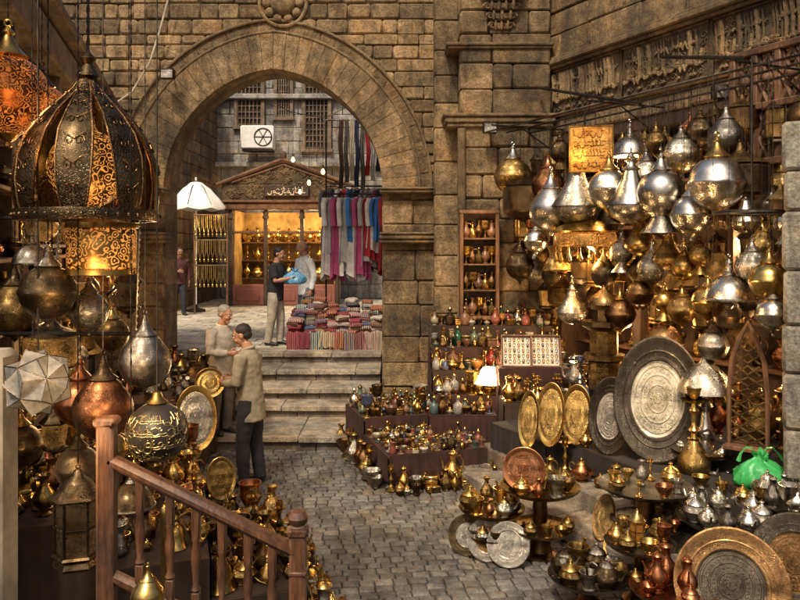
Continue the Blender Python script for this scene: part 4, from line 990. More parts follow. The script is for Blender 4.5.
def fillrow(fn,n,kinds,mats,hr,fmt,group,skip=None):
    for i in range(n):
        if skip and skip(i): continue
        kd=rnd.choice(kinds); mt=rnd.choice(mats); h=rnd.uniform(*hr)
        if kd in('bowl',): h*=.42
        if kd in('lidded_pot','teapot','mortar','coffee_pot'): h*=.62
        if kd=='inlaid_box': h*=.45
        inst(kd,fn(i),h,fmt.format(m=MW_.get(mt[0],mt[0]),k=kd.replace('_',' '),o=ORD[i]),mt,rnd.uniform(0,6.28),group=group)
Lo=Vector((-1.45,7.6,0)); ul=Vector((.29,-.957,0)).normalized(); wl=Vector((-.957,-.29,0)).normalized()
def LM(a,w_): return Lo+ul*a+wl*w_
BR=[('brass','gold'),('gold','brass'),('brass_eng','gold'),('brass','brass'),('old_brass','brass'),('gold','gold'),('copper','brass'),('silver_eng','brass'),('bronze','brass')]
BG=[('gold','brass'),('brass','gold'),('brass','brass'),('brass_eng','brass'),('old_brass','brass'),('bronze','brass'),('copper','brass'),('old_brass','gold'),('silver_eng','brass'),('dark','brass'),('gold','gold')]
tz=[.42,.68,.98,1.3]; tn=['lowest','second','third','top']; U0=[1.35,.55,.2,0]
for t in range(4):
    Lt=2.95-U0[t]; og=Lo+wl*(.6*t)+ul*2.95
    M4=Matrix(((-ul.x,wl.x,0,og.x),(-ul.y,wl.y,0,og.y),(0,0,1,0),(0,0,0,1)))
    if (-ul.x)*wl.y-(-ul.y)*wl.x<0:
        og=Lo+wl*(.6*t)+ul*U0[t]; M4=Matrix(((ul.x,wl.x,0,og.x),(ul.y,wl.y,0,og.y),(0,0,1,0),(0,0,0,1)))
    bench('display_bench',M4,Lt,.598,tz[t],f'cloth draped {tn[t]} tier of the left brassware stall','cloth_brown')
    for r_ in range(4):
        fillrow(lambda i:tuple(LM(U0[t]+.06+i*.125+rnd.uniform(-.02,.02),.6*t+.06+.155*r_+rnd.uniform(-.02,.02))+Vector((0,0,tz[t]+.005))),int((Lt-.06)/.125),['candlestick','goblet','bowl','lidded_pot','jug','vase','teapot','mortar','bell','candlestick','bottle','inlaid_box','hookah','coffee_pot'],BG,(.13,.33),'{m} {k}, {o} from far end, '+['front','second','third','back'][r_]+' row, '+tn[t]+' tier of left stall','brassware on the left stall')
fillrow(lambda i:tuple(LM(1.3+i*.14,-.12+rnd.uniform(-.02,.02))+Vector((0,0,.004))),12,['jug','vase','lidded_pot','candlestick','hookah','teapot','bowl'],BG,(.28,.44),'{m} {k}, {o} from the far end on the cobbles before the left stall','brassware on the cobbles by the left stall')
fillrow(lambda i:tuple(LM(1.35+i*.15,-.26+rnd.uniform(-.02,.02))+Vector((0,0,.004))),11,['lidded_pot','bowl','mortar','teapot','candlestick','bell'],BG,(.16,.3),'{m} {k}, {o} from the far end in the outermost cobble row, left stall','outermost brassware on the cobbles')
fillrow(lambda i:tuple(LM(.62+i*.16,.47+rnd.uniform(-.02,.02))+Vector((0,0,.004))),4,['jug','vase','candlestick','hookah'],BR,(.4,.6),'{m} {k}, {o} from far end on the ground beside the second left tier','brassware beside the second tier')
bench('display_table',Matrix.Translation((-3.6,8.3,0)),1.25,2.4,.85,'cloth draped table beside the arch behind the two men','cloth_brown')
for r_ in range(4):
    fillrow(lambda i:(-3.45+.3*r_+rnd.uniform(-.04,.04),8.45+i*.2,.855),11,['candlestick','vase','jug','bowl','hookah','lidded_pot','goblet'],BG+[('silver','gold'),('pewter','pewter')],(.2,.4),'{m} {k}, {o} from front, '+['wall side','inner','outer','lane side'][r_]+' row of table behind the two men','brassware behind the two men')
def utray(px,py,Y,wpx,hpx,yaw,lab,mats,tilt=-12,cat='tray'):
    p=P(px,py,Y); return inst('upright_tray',p,hpx/F*Y,lab,mats,R(yaw),R(tilt),w=wpx/F*Y,d=.45*min(wpx,hpx)/F*Y,cat=cat)
utray(197,452,7.0,42,66,25,'oval engraved silver mirror tray standing on the left brass stall',('silver_eng','brass'))
utray(210,398,8.7,30,30,20,'round bright brass plate propped behind the man in tan jacket',('gold','brass'))
utray(222,500,6.2,30,42,25,'small oval brass plate leaning on the left stall below the mirror',('brass_eng','gold'))
# middle stall
fa=R(17.5); MM=Matrix.Translation((-.12,8.05,0))@Matrix.Rotation(fa,4,'Z')
bench('low_table',MM,1.15,1.0,.34,'low table with dark cloth and trinkets in the lane centre','cloth_dark')
MM2=MM@Matrix.Translation((0,1.004,0)); bench('low_table',MM2,1.15,.95,.52,'taller dark draped table behind the low trinket table','cloth_dark')
CM=[('cer_'+n,'brass') for c,n in CER]+[('pewter','silver'),('silver','silver'),('copper','brass'),('gold','brass'),('brass','gold'),('old_brass','brass'),('bronze','brass'),('brass_eng','brass'),('dark','brass'),('cer_brown','old_brass'),('cer_cream','old_brass'),('pewter','pewter'),('bronze','old_brass')]
for j in range(8):
    fillrow(lambda i:tuple(MM@Vector((.05+i*.088+rnd.uniform(-.02,.02),.05+j*.128+rnd.uniform(-.02,.02),.345))),13,['lidded_pot','bowl','bowl','inlaid_box','inlaid_box','teapot','mortar','bottle','coffee_pot','bowl','candlestick'],CM,(.1,.21),'{m} {k}, {o} from left, '+ORD[j]+' row of the low dark table','trinkets on the low table')
for j in range(6):
    fillrow(lambda i:tuple(MM2@Vector((.06+i*.094+rnd.uniform(-.02,.02),.08+j*.16+rnd.uniform(-.02,.02),.525))),12,['lidded_pot','bowl','inlaid_box','bowl','teapot','goblet','mortar','candlestick','jug','bottle'],CM,(.12,.27),'{m} {k}, {o} from left, '+ORD[j]+' row of the taller dark table','trinkets on the taller table')
for q in range(2): fillrow(lambda i:tuple(MM@Vector((.02+i*.11+rnd.uniform(-.03,.03),-.11-.15*q+rnd.uniform(-.02,.02),.004))),11,['bowl','lidded_pot','mortar','teapot','inlaid_box','candlestick','jug'],BG+[('pewter','silver'),('cer_brown','brass')],(.24,.4) if q==0 else (.14,.26),'{m} {k}, {o} from left, '+['inner','outer'][q]+' cobble row before the low dark table','goods on the cobbles')
fillrow(lambda i:tuple(MM@Vector((-.12+rnd.uniform(-.03,.03),.05+i*.16,.004))),12,['bowl','lidded_pot','jug','vase','candlestick'],BG+[('pewter','silver')],(.22,.42),'{m} {k}, {o} from front along the left side of the dark tables','goods along the left of the dark tables')
for j,(yy,z) in enumerate(((9.25,.75),(9.6,1.0),(9.95,1.25),(10.3,1.5))):
    bench('display_step',Matrix.Translation((.42,yy,0)),1.75,.344,z,f'{["lowest","second","third","highest"][j]} step of the bottle display before the buttress',['cloth_dark','cloth_brown','cloth_dark','cloth_brown'][j])
    for q in range(2):
        fillrow(lambda i:(.48+i*.104+rnd.uniform(-.01,.01),yy+.09+.16*q,z+.005),17,['bottle','lidded_pot','bottle','jug','goblet','bowl','candlestick','hookah','inlaid_box','mortar'],CM+[('glass_red','gold'),('glass_green','gold'),('glass_white','gold'),('glass_amber','gold'),('gold','brass'),('brass','brass')],(.15,.3),'{m} {k}, {o} from left, '+['front','back'][q]+' of '+['lowest','second','third','highest'][j]+' step in bottle display','bottles on the stepped display',skip=(lambda i:i>7) if (j==0) else None)
bench('display_ledge',Matrix.Translation((.35,8.92,0)),.8,.3,.58,'short dark draped ledge before the lowest bottle step','cloth_dark')
for q in range(2): fillrow(lambda i:(.41+i*.095,9.0+.14*q,.585),8,['bottle','lidded_pot','jug','bowl','candlestick'],CM,(.14,.26),'{m} {k}, {o} from left, '+['front','back'][q]+' row of the short draped ledge','goods on the short ledge')
p=Vector((P(489,0,9.36).x,9.36,.755)); hl=P(0,366,9.36).z-.755
inst('cone_shade_lamp',tuple(p),hl,'small table lamp with glowing cream cone shade on the stepped display',('shade','brass'),w=.42); lamp(p+Vector((0,-.25,hl*.7)),14,(1,.66,.3),.08); lamp(p+Vector((0,0,hl+.1)),14,(1,.66,.3),.05)
bench('display_pedestal',Matrix.Translation((1.2,9.05,0)),.85,.24,1.12,'dark red cloth covered pedestal under the two jewellery trays','cloth_dark')
bench('display_ledge',Matrix.Translation((1.2,8.6,0)),.85,.43,.8,'dark draped ledge before the pedestal of jewellery trays','cloth_brown')
for q in range(3): fillrow(lambda i:(1.26+i*.11,8.66+.13*q,.805),7,['bowl','jug','candlestick','lidded_pot','hookah','mortar'],BG+[('silver','brass'),('cer_brown','brass')],(.2,.32),'{m} {k}, {o} from left, '+['front','middle','back'][q]+' row below the jewellery trays','goods below the jewellery trays')
for i,px in enumerate((517,546)):
    p=P(px,362,9.15); p.z=1.125; o=empty('jewellery_tray',p); o.rotation_euler=(R(-28),0,R(-6))
    mb=MB(); mb.blk((0,.03,.2),(.36,.03,.4),.008); 
    for a,b,c_,d_ in((-.18,.2,.02,.4),(.18,.2,.02,.4)): mb.blk((a,0,b),(c_,.06,d_),.004)
    for b in(.0,.4): mb.blk((0,0,b),(.38,.06,.02),.004)
    mb.build('case',M['wood'],o); mb=MB(); mb.blk((0,.012,.2),(.33,.012,.38),.002); mb.build('lining',M['velvet'],o)
    tag(o,['cream lined jewellery tray on the red pedestal, nearer the arch','cream lined jewellery tray on the red pedestal, farther from the arch'][i],'tray')
    for a in range(6):
        for b in range(5):
            mb=MB(); mb.ball((0,0,0),(.014,.008,.018),8,6); mb.tube([(.014*cos(t*PI/4),0,.022+.014*sin(t*PI/4)) for t in range(8)],.003,4,True)
            q=o.matrix_basis@Vector((-.135+.054*a,.0,.06+.07*b)); tag(mb.build('pendant',M[['dark','silver','copper','gold'][(a+b*i+b)%4]],M=Matrix.Translation(q)@Euler(o.rotation_euler).to_matrix().to_4x4()),f'tiny pendant pinned on the jewellery tray {["nearer the","farther from the"][i]} arch','pendant',f'pendants on tray {["near","far"][i]}')
cbn=empty('display_cabinet',(P(479,0,10.5).x,10.52,1.6)); mb=MB()
hgt=P(0,212,10.5).z-1.6
mb.blk((0,.12,hgt/2),(.5,.02,hgt),.005); mb.build('back',M['wood_dark'],cbn)
mb=MB()
for x in(-.25,.25): mb.blk((x,0,hgt/2),(.05,.24,hgt),.008)
for z in(0,hgt): mb.blk((0,0,z),(.56,.26,.05),.008)
mb.build('frame',M['wood'],cbn)
for z in(.38,.74,1.1):
    mb=MB(); mb.blk((0,0,z),(.45,.22,.02),.004); mb.build('shelf',M['wood'],cbn)
tag(cbn,'narrow dark wooden display cabinet with shelves mounted on the buttress','cabinet')
for j,z in enumerate((.03,.39,.75,1.11)):
    for i in range(5):
        kd=['bottle','vase','goblet','jug'][(i+j)%4]; mt=[('old_brass','brass'),('bronze','gold'),('brass','brass'),('cer_brown','gold')][(i*3+j)%4]
        inst(kd,(cbn.location.x-.18+i*.09,10.52,1.6+z),.25,f'{MW_[mt[0]]} {kd}, {ORD[i]} from left on the {ORD[j]} cabinet shelf from below',mt,group='goods in the display cabinet')
lamp((cbn.location.x,10.15,2.9),7)
# ---------------------------------------------------------------- right shop
DK=[('dark','old_brass'),('old_brass','brass'),('copper','brass'),('brass','gold'),('pewter','silver'),('brass_eng','brass'),('bronze','brass'),('copper_eng','brass')]
for j,z in enumerate(shz):
    fillrow(lambda i:tuple(W(.55+i*.27,-.45+rnd.uniform(-.04,.08),z+.022)),19,['vase','jug','candlestick','hookah','teapot','lidded_pot','bottle','goblet'],DK,(.25,.4),'{m} {k}, {o} from the buttress on '+ORD[j]+' shelf up in right shop','goods on the right shop shelves')
ML=[('dark','amber2'),('dark','pierced'),('old_brass','amber2'),('dark','pierced'),('copper','pierced'),('brass','pierced'),('old_brass','pierced'),('brass','amber2')]
for j,(n,z,st) in enumerate(((.35,3.55,0),(.33,2.95,.12),(.37,2.35,.05),(.3,1.75,.15),(.72,2.75,.1),(.72,2.15,.0))):
    for i in range(17):
        s_=.35+st+i*.33
        kd=rnd.choice(['mini_lantern','mini_lantern','ball_lantern','teardrop_lantern','drum_lantern','cage_lantern']); mt=rnd.choice(ML)
        if kd in('ball_lantern','teardrop_lantern','drum_lantern'): mt=rnd.choice([('old_brass','brass'),('old_brass','brass'),('pierced','dark'),('copper_eng','copper'),('amber2','old_brass'),('pewter','pewter'),('dark','old_brass'),('bronze','brass')])
        h=rnd.uniform(.36,.54)
        inst(kd,tuple(W(s_+rnd.uniform(-.04,.04),n+rnd.uniform(-.06,.06),z+rnd.uniform(-.1,.1))),h,f'{MW_[mt[0]]} {kd.replace("_"," ")}, {ORD[i]} from the buttress in hanging row {["one","two","three","four","five","six"][j]} of right shop',mt,rnd.random()*6,hang=4.2,group='small lanterns hanging in the right shop')
def hw(kind,px,py,n,hpx,lab,mats,wpx=None,hang=4.2):
    s=WS(px,n); Y=W(s,n,0).y; h=hpx/F*Y; p=WP(px,n,py+hpx/2); return inst(kind,tuple(p),h,lab,mats,rnd.random(),hang=hang,w=(wpx/F*Y if wpx else None))
HR=[('ball_lantern',513,172,.9,60,'engraved gold and silver ball lantern hanging nearest the buttress',('brass_eng','silver')),
('teardrop_lantern',551,201,1.1,68,'silver teardrop lantern beside the copper plaque',('silver','silver')),
('cone_lantern',577,187,1.1,78,'wide pale brass cone lantern below the copper plaque',('silver_eng','brass')),
('ball_lantern',609,184,1.1,66,'silver ball lantern just right of the copper plaque',('silver','brass')),
('cone_lantern',631,186,1.1,76,'silver cone lantern with sharp spire between two silver balls',('silver','silver')),
('ball_lantern',646,172,.75,52,'small dull silver ball lantern behind the cone lantern',('silver_eng','pewter')),
('flared_lantern',661,190,1.15,86,'silver globe lantern with flared foot, left of the large silver globe',('silver','silver')),
('ball_lantern',681,150,.75,56,'silver ball lantern hanging high above the flared lantern',('silver_eng','pewter')),
('ball_lantern',717,176,1.1,88,'largest silver globe lantern hanging near the lattice screen',('silver','brass')),
('ball_lantern',691,210,1.1,64,'silver ball lantern just below and left of the largest silver globe',('silver','silver')),
('teardrop_lantern',726,130,.75,56,'small silver teardrop lantern above the largest silver globe',('pewter','pewter')),
('ball_lantern',769,276,1.3,62,'golden ball lantern at the right edge above a silver one',('gold','brass')),
('ball_lantern',773,310,1.35,54,'silver ball lantern directly under the golden ball lantern',('silver','pewter')),
('dome_lamp',729,282,1.3,56,'silver dome lamp left of the golden ball lantern',('silver','silver')),
('ball_lantern',708,298,1.2,52,'brass ball lantern beside the silver dome lamp',('brass','brass')),
('ball_lantern',752,262,1.2,52,'engraved silver ball lantern above the dome lamp',('silver_eng','pewter')),
('ball_lantern',713,342,1.3,48,'pewter ball lantern hanging low above the domed table lamp',('pewter','dark')),
('drum_lantern',527,195,.8,60,'dark pierced drum lantern between buttress and silver teardrop lantern',('pierced','dark')),
('teardrop_lantern',548,178,.75,52,'copper teardrop lantern behind the silver teardrop lantern',('copper_eng','copper')),
('ball_lantern',520,262,.9,46,'dark bronze ball lantern hanging beside the display cabinet',('dark','dark')),
('drum_lantern',740,175,.8,70,'dark bronze drum lantern under the lattice screen',('dark','old_brass'))]
for a in HR: hw(*a)
SL=[(536,238),(560,258),(604,268),(622,250),(640,232),(652,262),(668,246),(684,262),(700,254),(640,290),(664,300),(682,306),(560,150),(572,300),(620,310),(745,210),(768,200),(786,222),(762,240),(700,128),(656,140),(630,142),(750,300),(596,236),(742,330),(664,330)]
SL.sort()
for i,(px,py) in enumerate(SL):
    kd=['ball_lantern','teardrop_lantern','ball_lantern','cone_lantern','dome_lamp','flared_lantern'][(i*5)%6]; mt=[('silver','silver'),('old_brass','brass'),('silver_eng','silver'),('brass_eng','gold'),('bronze','brass'),('dark','old_brass'),('brass','gold')][(i*5+i//3)%7]
    hw(kd,px,py,.92 if py>200 else .6,rnd.uniform(36,50),f'{MW_[mt[0]]} {kd.replace("_"," ")}, {ORD[i]} from left in the second layer of bright lanterns',mt)
p=WP(585,1.0,262)
ch=empty('brass_chandelier',p); 
mb=MB(); mb.lathe([(.34,.18),(.36,.2),(.36,.3),(.34,.34)],28); mb.build('band',M['amber'],ch)
mb=MB(); mb.lathe([(.36,.34),(.38,.36),(.3,.42),(.12,.5),(.05,.6),(0,.62)],28); mb.build('canopy',M['brass'],ch)
for k in range(16):
    a=2*PI*k/16; mb=MB(); mb.lathe([(0,-.02),(.02,0),(.028,.04),(.012,.09),(.005,.12),(.005,.19)],8,Matrix.Translation((.34*cos(a),.34*sin(a),0))); mb.build('drop',M['gold'],ch)
mb=MB(); mb.tube([(0,0,.6),(0,0,4.2-p.z)],.008,6); mb.build('chain',M['iron'],ch)
tag(ch,'lit brass chandelier with hanging drops below the silver lanterns','chandelier'); lamp(p+Vector((0,0,.1)),50,(1,.58,.2),.1)
for a in((1.4,.15,2.1,44),(3.2,.1,2.6,42),(4.8,.1,2.2,38),(2.4,.5,1.5,30),(4.2,.55,1.5,28),(2.2,.55,3.6,22),(1.2,.5,1.4,26),(4.3,2.0,2.3,22),(3.0,2.3,1.9,18)): lamp(tuple(W(*a[:3])),a[3])  # last two are added warm fill above the foreground plates, without a fixture
p=WP(591,1.05,172); cpz=p.y; pq=empty('copper_plaque',p,R(-12)); wv=42/F*cpz; hv=46/F*cpz
mb=MB(); mb.blk((0,0,hv/2),(wv,.02,hv),.005); mb.build('plate',M['plaque'],pq)
mb=MB(); mb.tube([(-wv/2,-.01,0),(wv/2,-.01,0),(wv/2,-.01,hv),(-wv/2,-.01,hv)],.014,6,True); mb.build('frame',M['brass'],pq)
mb=MB()
for q in range(4):
    for pts,rr in strokes(wv*.85,hv*.22,random.Random(q),.045,.006): mb.tube([(-wv*.44+a,-.012,.03+hv*.225*q+b) for a,b in pts],rr,5)
mb.build('raised_script',M['old_brass'],pq)
mb=MB(); mb.tube([(-wv*.4,0,hv),(0,0,4.2-p.z),(wv*.4,0,hv)],.006,5); mb.build('hanging_wire',M['iron'],pq)
tag(pq,'square golden copper plaque with script hanging among silver lanterns','plaque'); lamp(p+Vector((-.25,-.5,.25)),9,(1,.56,.2))
p=WP(752,1.3,213); fr=empty('fringed_hoop',p); mb=MB(); r_=.3
mb.tube([(r_*cos(2*PI*k/28),r_*sin(2*PI*k/28),0) for k in range(28)],.02,7,True); mb.tube([(r_,0,0),(-r_,0,0)],.01,6); mb.tube([(0,0,0),(0,0,4.18-p.z)],.008,6); mb.build('hoop',M['iron'],fr)
mb=MB()
for k in range(28):
    a=2*PI*k/28; mb.tube([(r_*cos(a),r_*sin(a),0),(r_*cos(a),r_*sin(a),-.12)],.006,5); mb.ball((r_*cos(a),r_*sin(a),-.13),.016,6,5)
mb.build('fringe',M['old_brass'],fr); tag(fr,'dark iron hoop with beaded fringe hanging at right','hoop')
# ---------------------------------------------------------------- right goods
MR=MWL@Matrix.Translation((1.7,-1.25,0))
bench('display_table',MR,4.2,.95,.85,'long dark draped table along the right shop front','cloth_black',.34)
bench('plank_bench',MWL@Matrix.Translation((2.5,-1.9,0)),3.6,.62,.6,'lower dark draped bench before the long right table','cloth_black',.34)
for q in range(3):
    fillrow(lambda i:tuple(W(1.85+i*.23,.45+.28*q+rnd.uniform(-.03,.03),.855)),17,['hookah','vase','jug','candlestick','lidded_pot','table_lamp','minaret_lantern','teapot'],DK+[('silver','brass'),('gold','brass')],(.28,.52),'{m} {k}, {o} from the arch end, '+['back','middle','front'][q]+' row of long right table','goods on the long right table')
fillrow(lambda i:tuple(W(2.65+i*.2,1.82+rnd.uniform(-.02,.04),.605)),17,['lidded_pot','bowl','candlestick','mortar','goblet','teapot'],BR+[('silver','silver'),('pewter','silver')],(.16,.28),'{m} {k}, {o} from the arch end along the lower dark bench','goods on the lower right bench',skip=lambda i:2<i<9)
fillrow(lambda i:tuple(W(2.5+i*.24,2.04+rnd.uniform(-.03,.03),.345)),15,['lidded_pot','vase','jug','mortar','teapot','candlestick'],BG+[('pewter','silver'),('bronze','brass')],(.2,.38),'{m} {k}, {o} from the arch end on the terrace before the lower bench','goods on the terrace')
def onn(px,n,z): return W(WS(px,n),n,z)
def bt(px,n,z,wpx,hpx,yaw,lab,mats,tilt=-12,kind='upright_tray'):
    v=onn(px,n,z); k=v.y/F; return inst(kind,tuple(v),hpx*k,lab,mats,R(yaw),R(tilt),w=wpx*k,d=.3*hpx*k)
bt(655,1.66,.605,88,128,-28,'largest oval tray with wide dark rim and pale inlaid centre',('inlay','black'),-14,'wide_rim_tray')
bt(607,1.86,.605,44,78,-35,'dark silver oval plate standing left of the largest dark rimmed tray',('pewter','black'),-12,'wide_rim_tray')
for i,(px,wv,hv,mt,lb) in enumerate(((527,22,58,('brass_eng','gold'),'leftmost of three upright brass oval trays'),(549,30,64,('brass_eng','brass'),'middle of three upright brass oval trays'),(575,32,60,('brass_eng','brass'),'rightmost of three upright brass oval trays'))):
    v=G(px,449-2*i,.62); k=v.y/F; inst('upright_tray',tuple(v),hv*k,lb+' behind the copper disc',mt,R(-30),R(-10),w=wv*k,d=.3*hv*k)
bench('plank_bench',MWL@Matrix.Translation((WS(515,1.9)-.1,-2.15,0)),1.0,.5,.62,'small draped bench under the three brass oval trays','cloth_black',0)
def ttable(px,py,z,wpx,lab,mats=('brass_eng','brass')):
    v=G(px,py,z); r=wpx/F*v.y/2; o=empty('tray_table',v); zf=floorn(v)-z
    mb=MB(); mb.lathe([(0,0),(r*.85,0),(r*.97,.025),(r,.03),(r*.98,.015),(r*.86,-.012),(0,-.014)],32); mb.build('tray',M[mats[0]],o)
    if zf<-.3:
        r2=r*.8; zm=zf*.55
        mb=MB(); mb.lathe([(0,zm),(r2*.9,zm),(r2,zm+.025),(r2*.97,zm+.01),(r2*.88,zm-.012),(0,zm-.014)],28,Matrix.Translation((0,-r*.25,0))); mb.build('lower_tray',M[mats[1]],o)
    mb=MB(); mb.lathe([(r*.3,-.014),(r*.16,-.05),(r*.2,zf*.4),(r*.14,zf*.6),(r*.3,zf+.04),(r*.5,zf+.01),(r*.5,zf)],18); mb.build('pedestal',M['bronze'],o)
    tag(o,lab,'tray table'); return v,r,zf
SV=[('silver','silver'),('pewter','silver'),('silver_eng','silver'),('pewter','pewter')]
def ringfill(v,r,n,kinds,mats,hr,where,grp,rf=.66):
    for i in range(n):
        a=2*PI*i/n+.3; kd=kinds[i%len(kinds)]; mt=mats[i%len(mats)]; h=rnd.uniform(*hr)
        if kd=='bowl': h*=.5
        inst(kd,(v.x+r*rf*cos(a),v.y+r*rf*sin(a),v.z+.004),h,f'{MW_[mt[0]]} {kd.replace("_"," ")}, {ORD[i]} around the {where}',mt,rnd.random()*6,group=grp)
TBL=[(540,489,.55,80,'round brass tray table in front of the three brass oval trays',9,['lidded_pot','jug','mortar','bowl','teapot'],BR,(.15,.24),'tray table below the brass ovals'),
(645,488,.62,92,'wide round pewter tray table before the pale centred oval tray',8,['lidded_pot','candlestick','bowl','mortar'],BR,(.12,.2),'wide pewter tray table'),
(703,452,.74,62,'small tray table under the domed lamp at right',5,['lidded_pot','bowl'],SV,(.1,.15),'tray table under the domed lamp'),
(728,521,.5,100,'large tray table of silver teapots at right',11,['teapot','lidded_pot','teapot','jug'],SV,(.16,.25),'silver teapot tray table'),
(492,510,.34,66,'low brass tray table of small pots beside the low dark table',9,['lidded_pot','mortar','vase','teapot'],BR,(.15,.23),'low brass tray table'),
(640,545,.4,70,'tray table with a small brass lantern below the wide pewter one',7,['lidded_pot','bowl','goblet','teapot'],BR,(.12,.19),'tray table with small lantern'),
(588,578,.2,80,'lowest tray table at bottom centre with dark pewter bowls',9,['bowl','lidded_pot','mortar','teapot'],[('pewter','dark'),('dark','pewter'),('old_brass','brass')],(.16,.24),'bottom centre tray table'),
(790,505,.66,64,'tray table at the right edge with silver pots',6,['teapot','jug'],SV,(.17,.25),'right edge tray table'),
(672,592,.24,84,'copper tray table at bottom right under orange copper jugs',4,['bowl','lidded_pot'],[('copper','copper')],(.12,.18),'bottom right copper tray table')]
TV=[]
for px,py,z,wpx,lab,n,kd,mt,hr,wh in TBL:
    v,r,zf=ttable(px,py,z,wpx,lab,('pewter','pewter') if 'pewter' in lab or 'silver' in lab else ('copper','copper') if 'copper' in lab else ('old_brass','old_brass')); TV.append((v,r)); ringfill(v,r,n,kd,mt,hr,wh,'wares on '+wh)
    if zf<-.3:
        for i in range(5):
            a=-PI*(.1+.2*i); q=Vector((v.x+r*.62*cos(a),v.y-r*.25+r*.62*sin(a),v.z+zf*.55+.004)); kd2=['lidded_pot','bowl','mortar'][i%3]; m2=rnd.choice(mt); h=.14 if kd2!='bowl' else .07
            inst(kd2,tuple(q),h,f'{MW_[m2[0]]} {kd2.replace("_"," ")}, {ORD[i]} on lower shelf of {wh}',m2,group='wares on lower tray shelves')
v=TV[1][0]; inst('vase',(v.x,v.y+.08,v.z+.004),.2,'small pewter vase centred on the wide pewter tray table',('pewter','silver'))
v=TV[2][0]; k=v.y/F; inst('table_lamp',(v.x+.02,v.y,v.z+.004),100*k,'tall silver domed table lamp on the small tray table',('silver_eng','silver'),w=95*k)
v=TV[5][0]; inst('cage_lantern',(v.x-.02,v.y,v.z+.004),.26,'small brass cage lantern on the tray table before the terrace',('gold','glass_amber'))
v=TV[8][0]
for i,(dx,dy,h) in enumerate(((-.1,.0,.28),(.09,-.04,.26),(0,.12,.3))):
    inst('jug',(v.x+dx,v.y+dy,v.z+.004),h,['leftmost of three orange copper jugs at bottom right','rightmost of three orange copper jugs at bottom right','rearmost of three orange copper jugs at bottom right'][i],('copper','copper'),i*1.3)
v=TV[0][0]; inst('teapot',(v.x,v.y,v.z+.004),.28,'engraved brass teapot centred on the tray table below the ovals',('brass_eng','gold'),2.4)
v=G(523,491,.56); inst('upright_tray',tuple(v+Vector((0,-.02,0))),.36,'round red copper disc standing before the brass oval trays',('copper_eng','copper'),R(-15),R(-14),d=.14)
for i,(px,py,s_,mt,lb) in enumerate(((466,556,40,('pewter','dark'),'grey round plate leaning at ground left of two others'),(486,562,42,('bronze','pewter'),'middle round plate of three leaning at ground level'),(507,568,44,('pewter','pewter'),'rightmost round pewter plate of three leaning at ground'))):
    v=G(px,py,0.005); k=v.y/F; inst('wide_rim_tray',tuple(v),s_*k,lb,mt,R(-18),R(-20),w=s_*k,d=.3*s_*k)
for i,(px,py,z,wv,hv,yaw,mt,lb,kd) in enumerate(((612,548,.18,26,52,-40,('bronze','brass'),'narrow bronze plate on edge below the wide pewter tray','upright_tray'),(600,540,.18,24,46,-40,('old_brass','bronze'),'narrow tarnished plate behind the bronze plate on edge','upright_tray'),(733,645,.02,112,114,-20,('black','bronze'),'huge dark round basin tilted at bottom right','wide_rim_tray'),(790,625,.1,90,98,-40,('bronze','black'),'large bronze round tray at bottom right corner','wide_rim_tray'))):
    v=G(px,py,z); k=v.y/F; v.z=max(floorn(v),.0)+.004; inst(kd,tuple(v),hv*k,lb,mt,R(yaw),R(-24),w=wv*k,d=.3*hv*k)
v=onn(604,1.0,.855); k=v.y/F; inst('minaret_lantern',tuple(v),118*k,'tall dark minaret shaped lantern behind the brass oval trays',('old_brass','dark'),w=110*k)
v=onn(694,1.55,.605); inst('hookah',tuple(v),.75,'tall brass hookah right of the largest dark rimmed tray',('brass_eng','gold','cloth_dark'),w=.7)
v=onn(580,1.2,.855); inst('hookah',tuple(v),.5,'blue and white hookah behind the rightmost brass oval tray',('cer_blue','silver','cloth_dark'),w=.7)
v=onn(748,1.3,.855); k=v.y/F; fs_=empty('fretwork_screen',v,R(-40)); hv=128*k; wv=36*k
mb=MB()
out=[(-wv/2,0,0),(-wv/2,0,hv*.45),(-wv*.42,0,hv*.7),(-wv*.2,0,hv*.88),(0,0,hv),(wv*.2,0,hv*.88),(wv*.42,0,hv*.7),(wv/2,0,hv*.45),(wv/2,0,0)]
mb.tube(out,.022,7,True); mb.build('frame',M['wood'],fs_); mb=MB()
for i in range(9):
    z=hv*(.05+.09*i); q=.45 if i<6 else .31
    mb.tube([(-wv*q,0,z),(0,0,z+hv*.07),(wv*q,0,z)],.01,6); mb.tube([(-wv*q,0,z+hv*.07),(0,0,z),(wv*q,0,z+hv*.07)],.01,6)
mb.build('lattice',M['old_brass'],fs_); mb=MB(); mb.blk((0,0,.02),(wv*1.2,.2,.04),.008); mb.build('foot',M['wood'],fs_)
tag(fs_,'tall pointed wooden fretwork screen on the long right table','screen')
bag(G(760,486,.68),.36,'green_bag','crumpled bright green plastic bag among the silver pots at right',4.1)
bench('small_stand',Matrix.Translation(G(760,486,.68)-Vector((.2,.17,.68))),.4,.34,.675,'small dark draped stand under the green plastic bag','cloth_black',.34)
pp_=onn(803,1.4,0); mb=MB(); zz=.34
while zz<3.3:
    hh=rnd.uniform(.3,.46); mb.blk((rnd.uniform(-.008,.008),rnd.uniform(-.008,.008),zz+hh/2),(.28,.28,hh-.006),.025,c=rnd.uniform(.7,1.1)); zz+=hh
tag(mb.build('stone_pillar',M['pale_stone'],M=Matrix.Translation((pp_.x,pp_.y,0))@Matrix.Rotation(R(-26),4,'Z')),'pale weathered stone pillar at the far right edge','pillar')
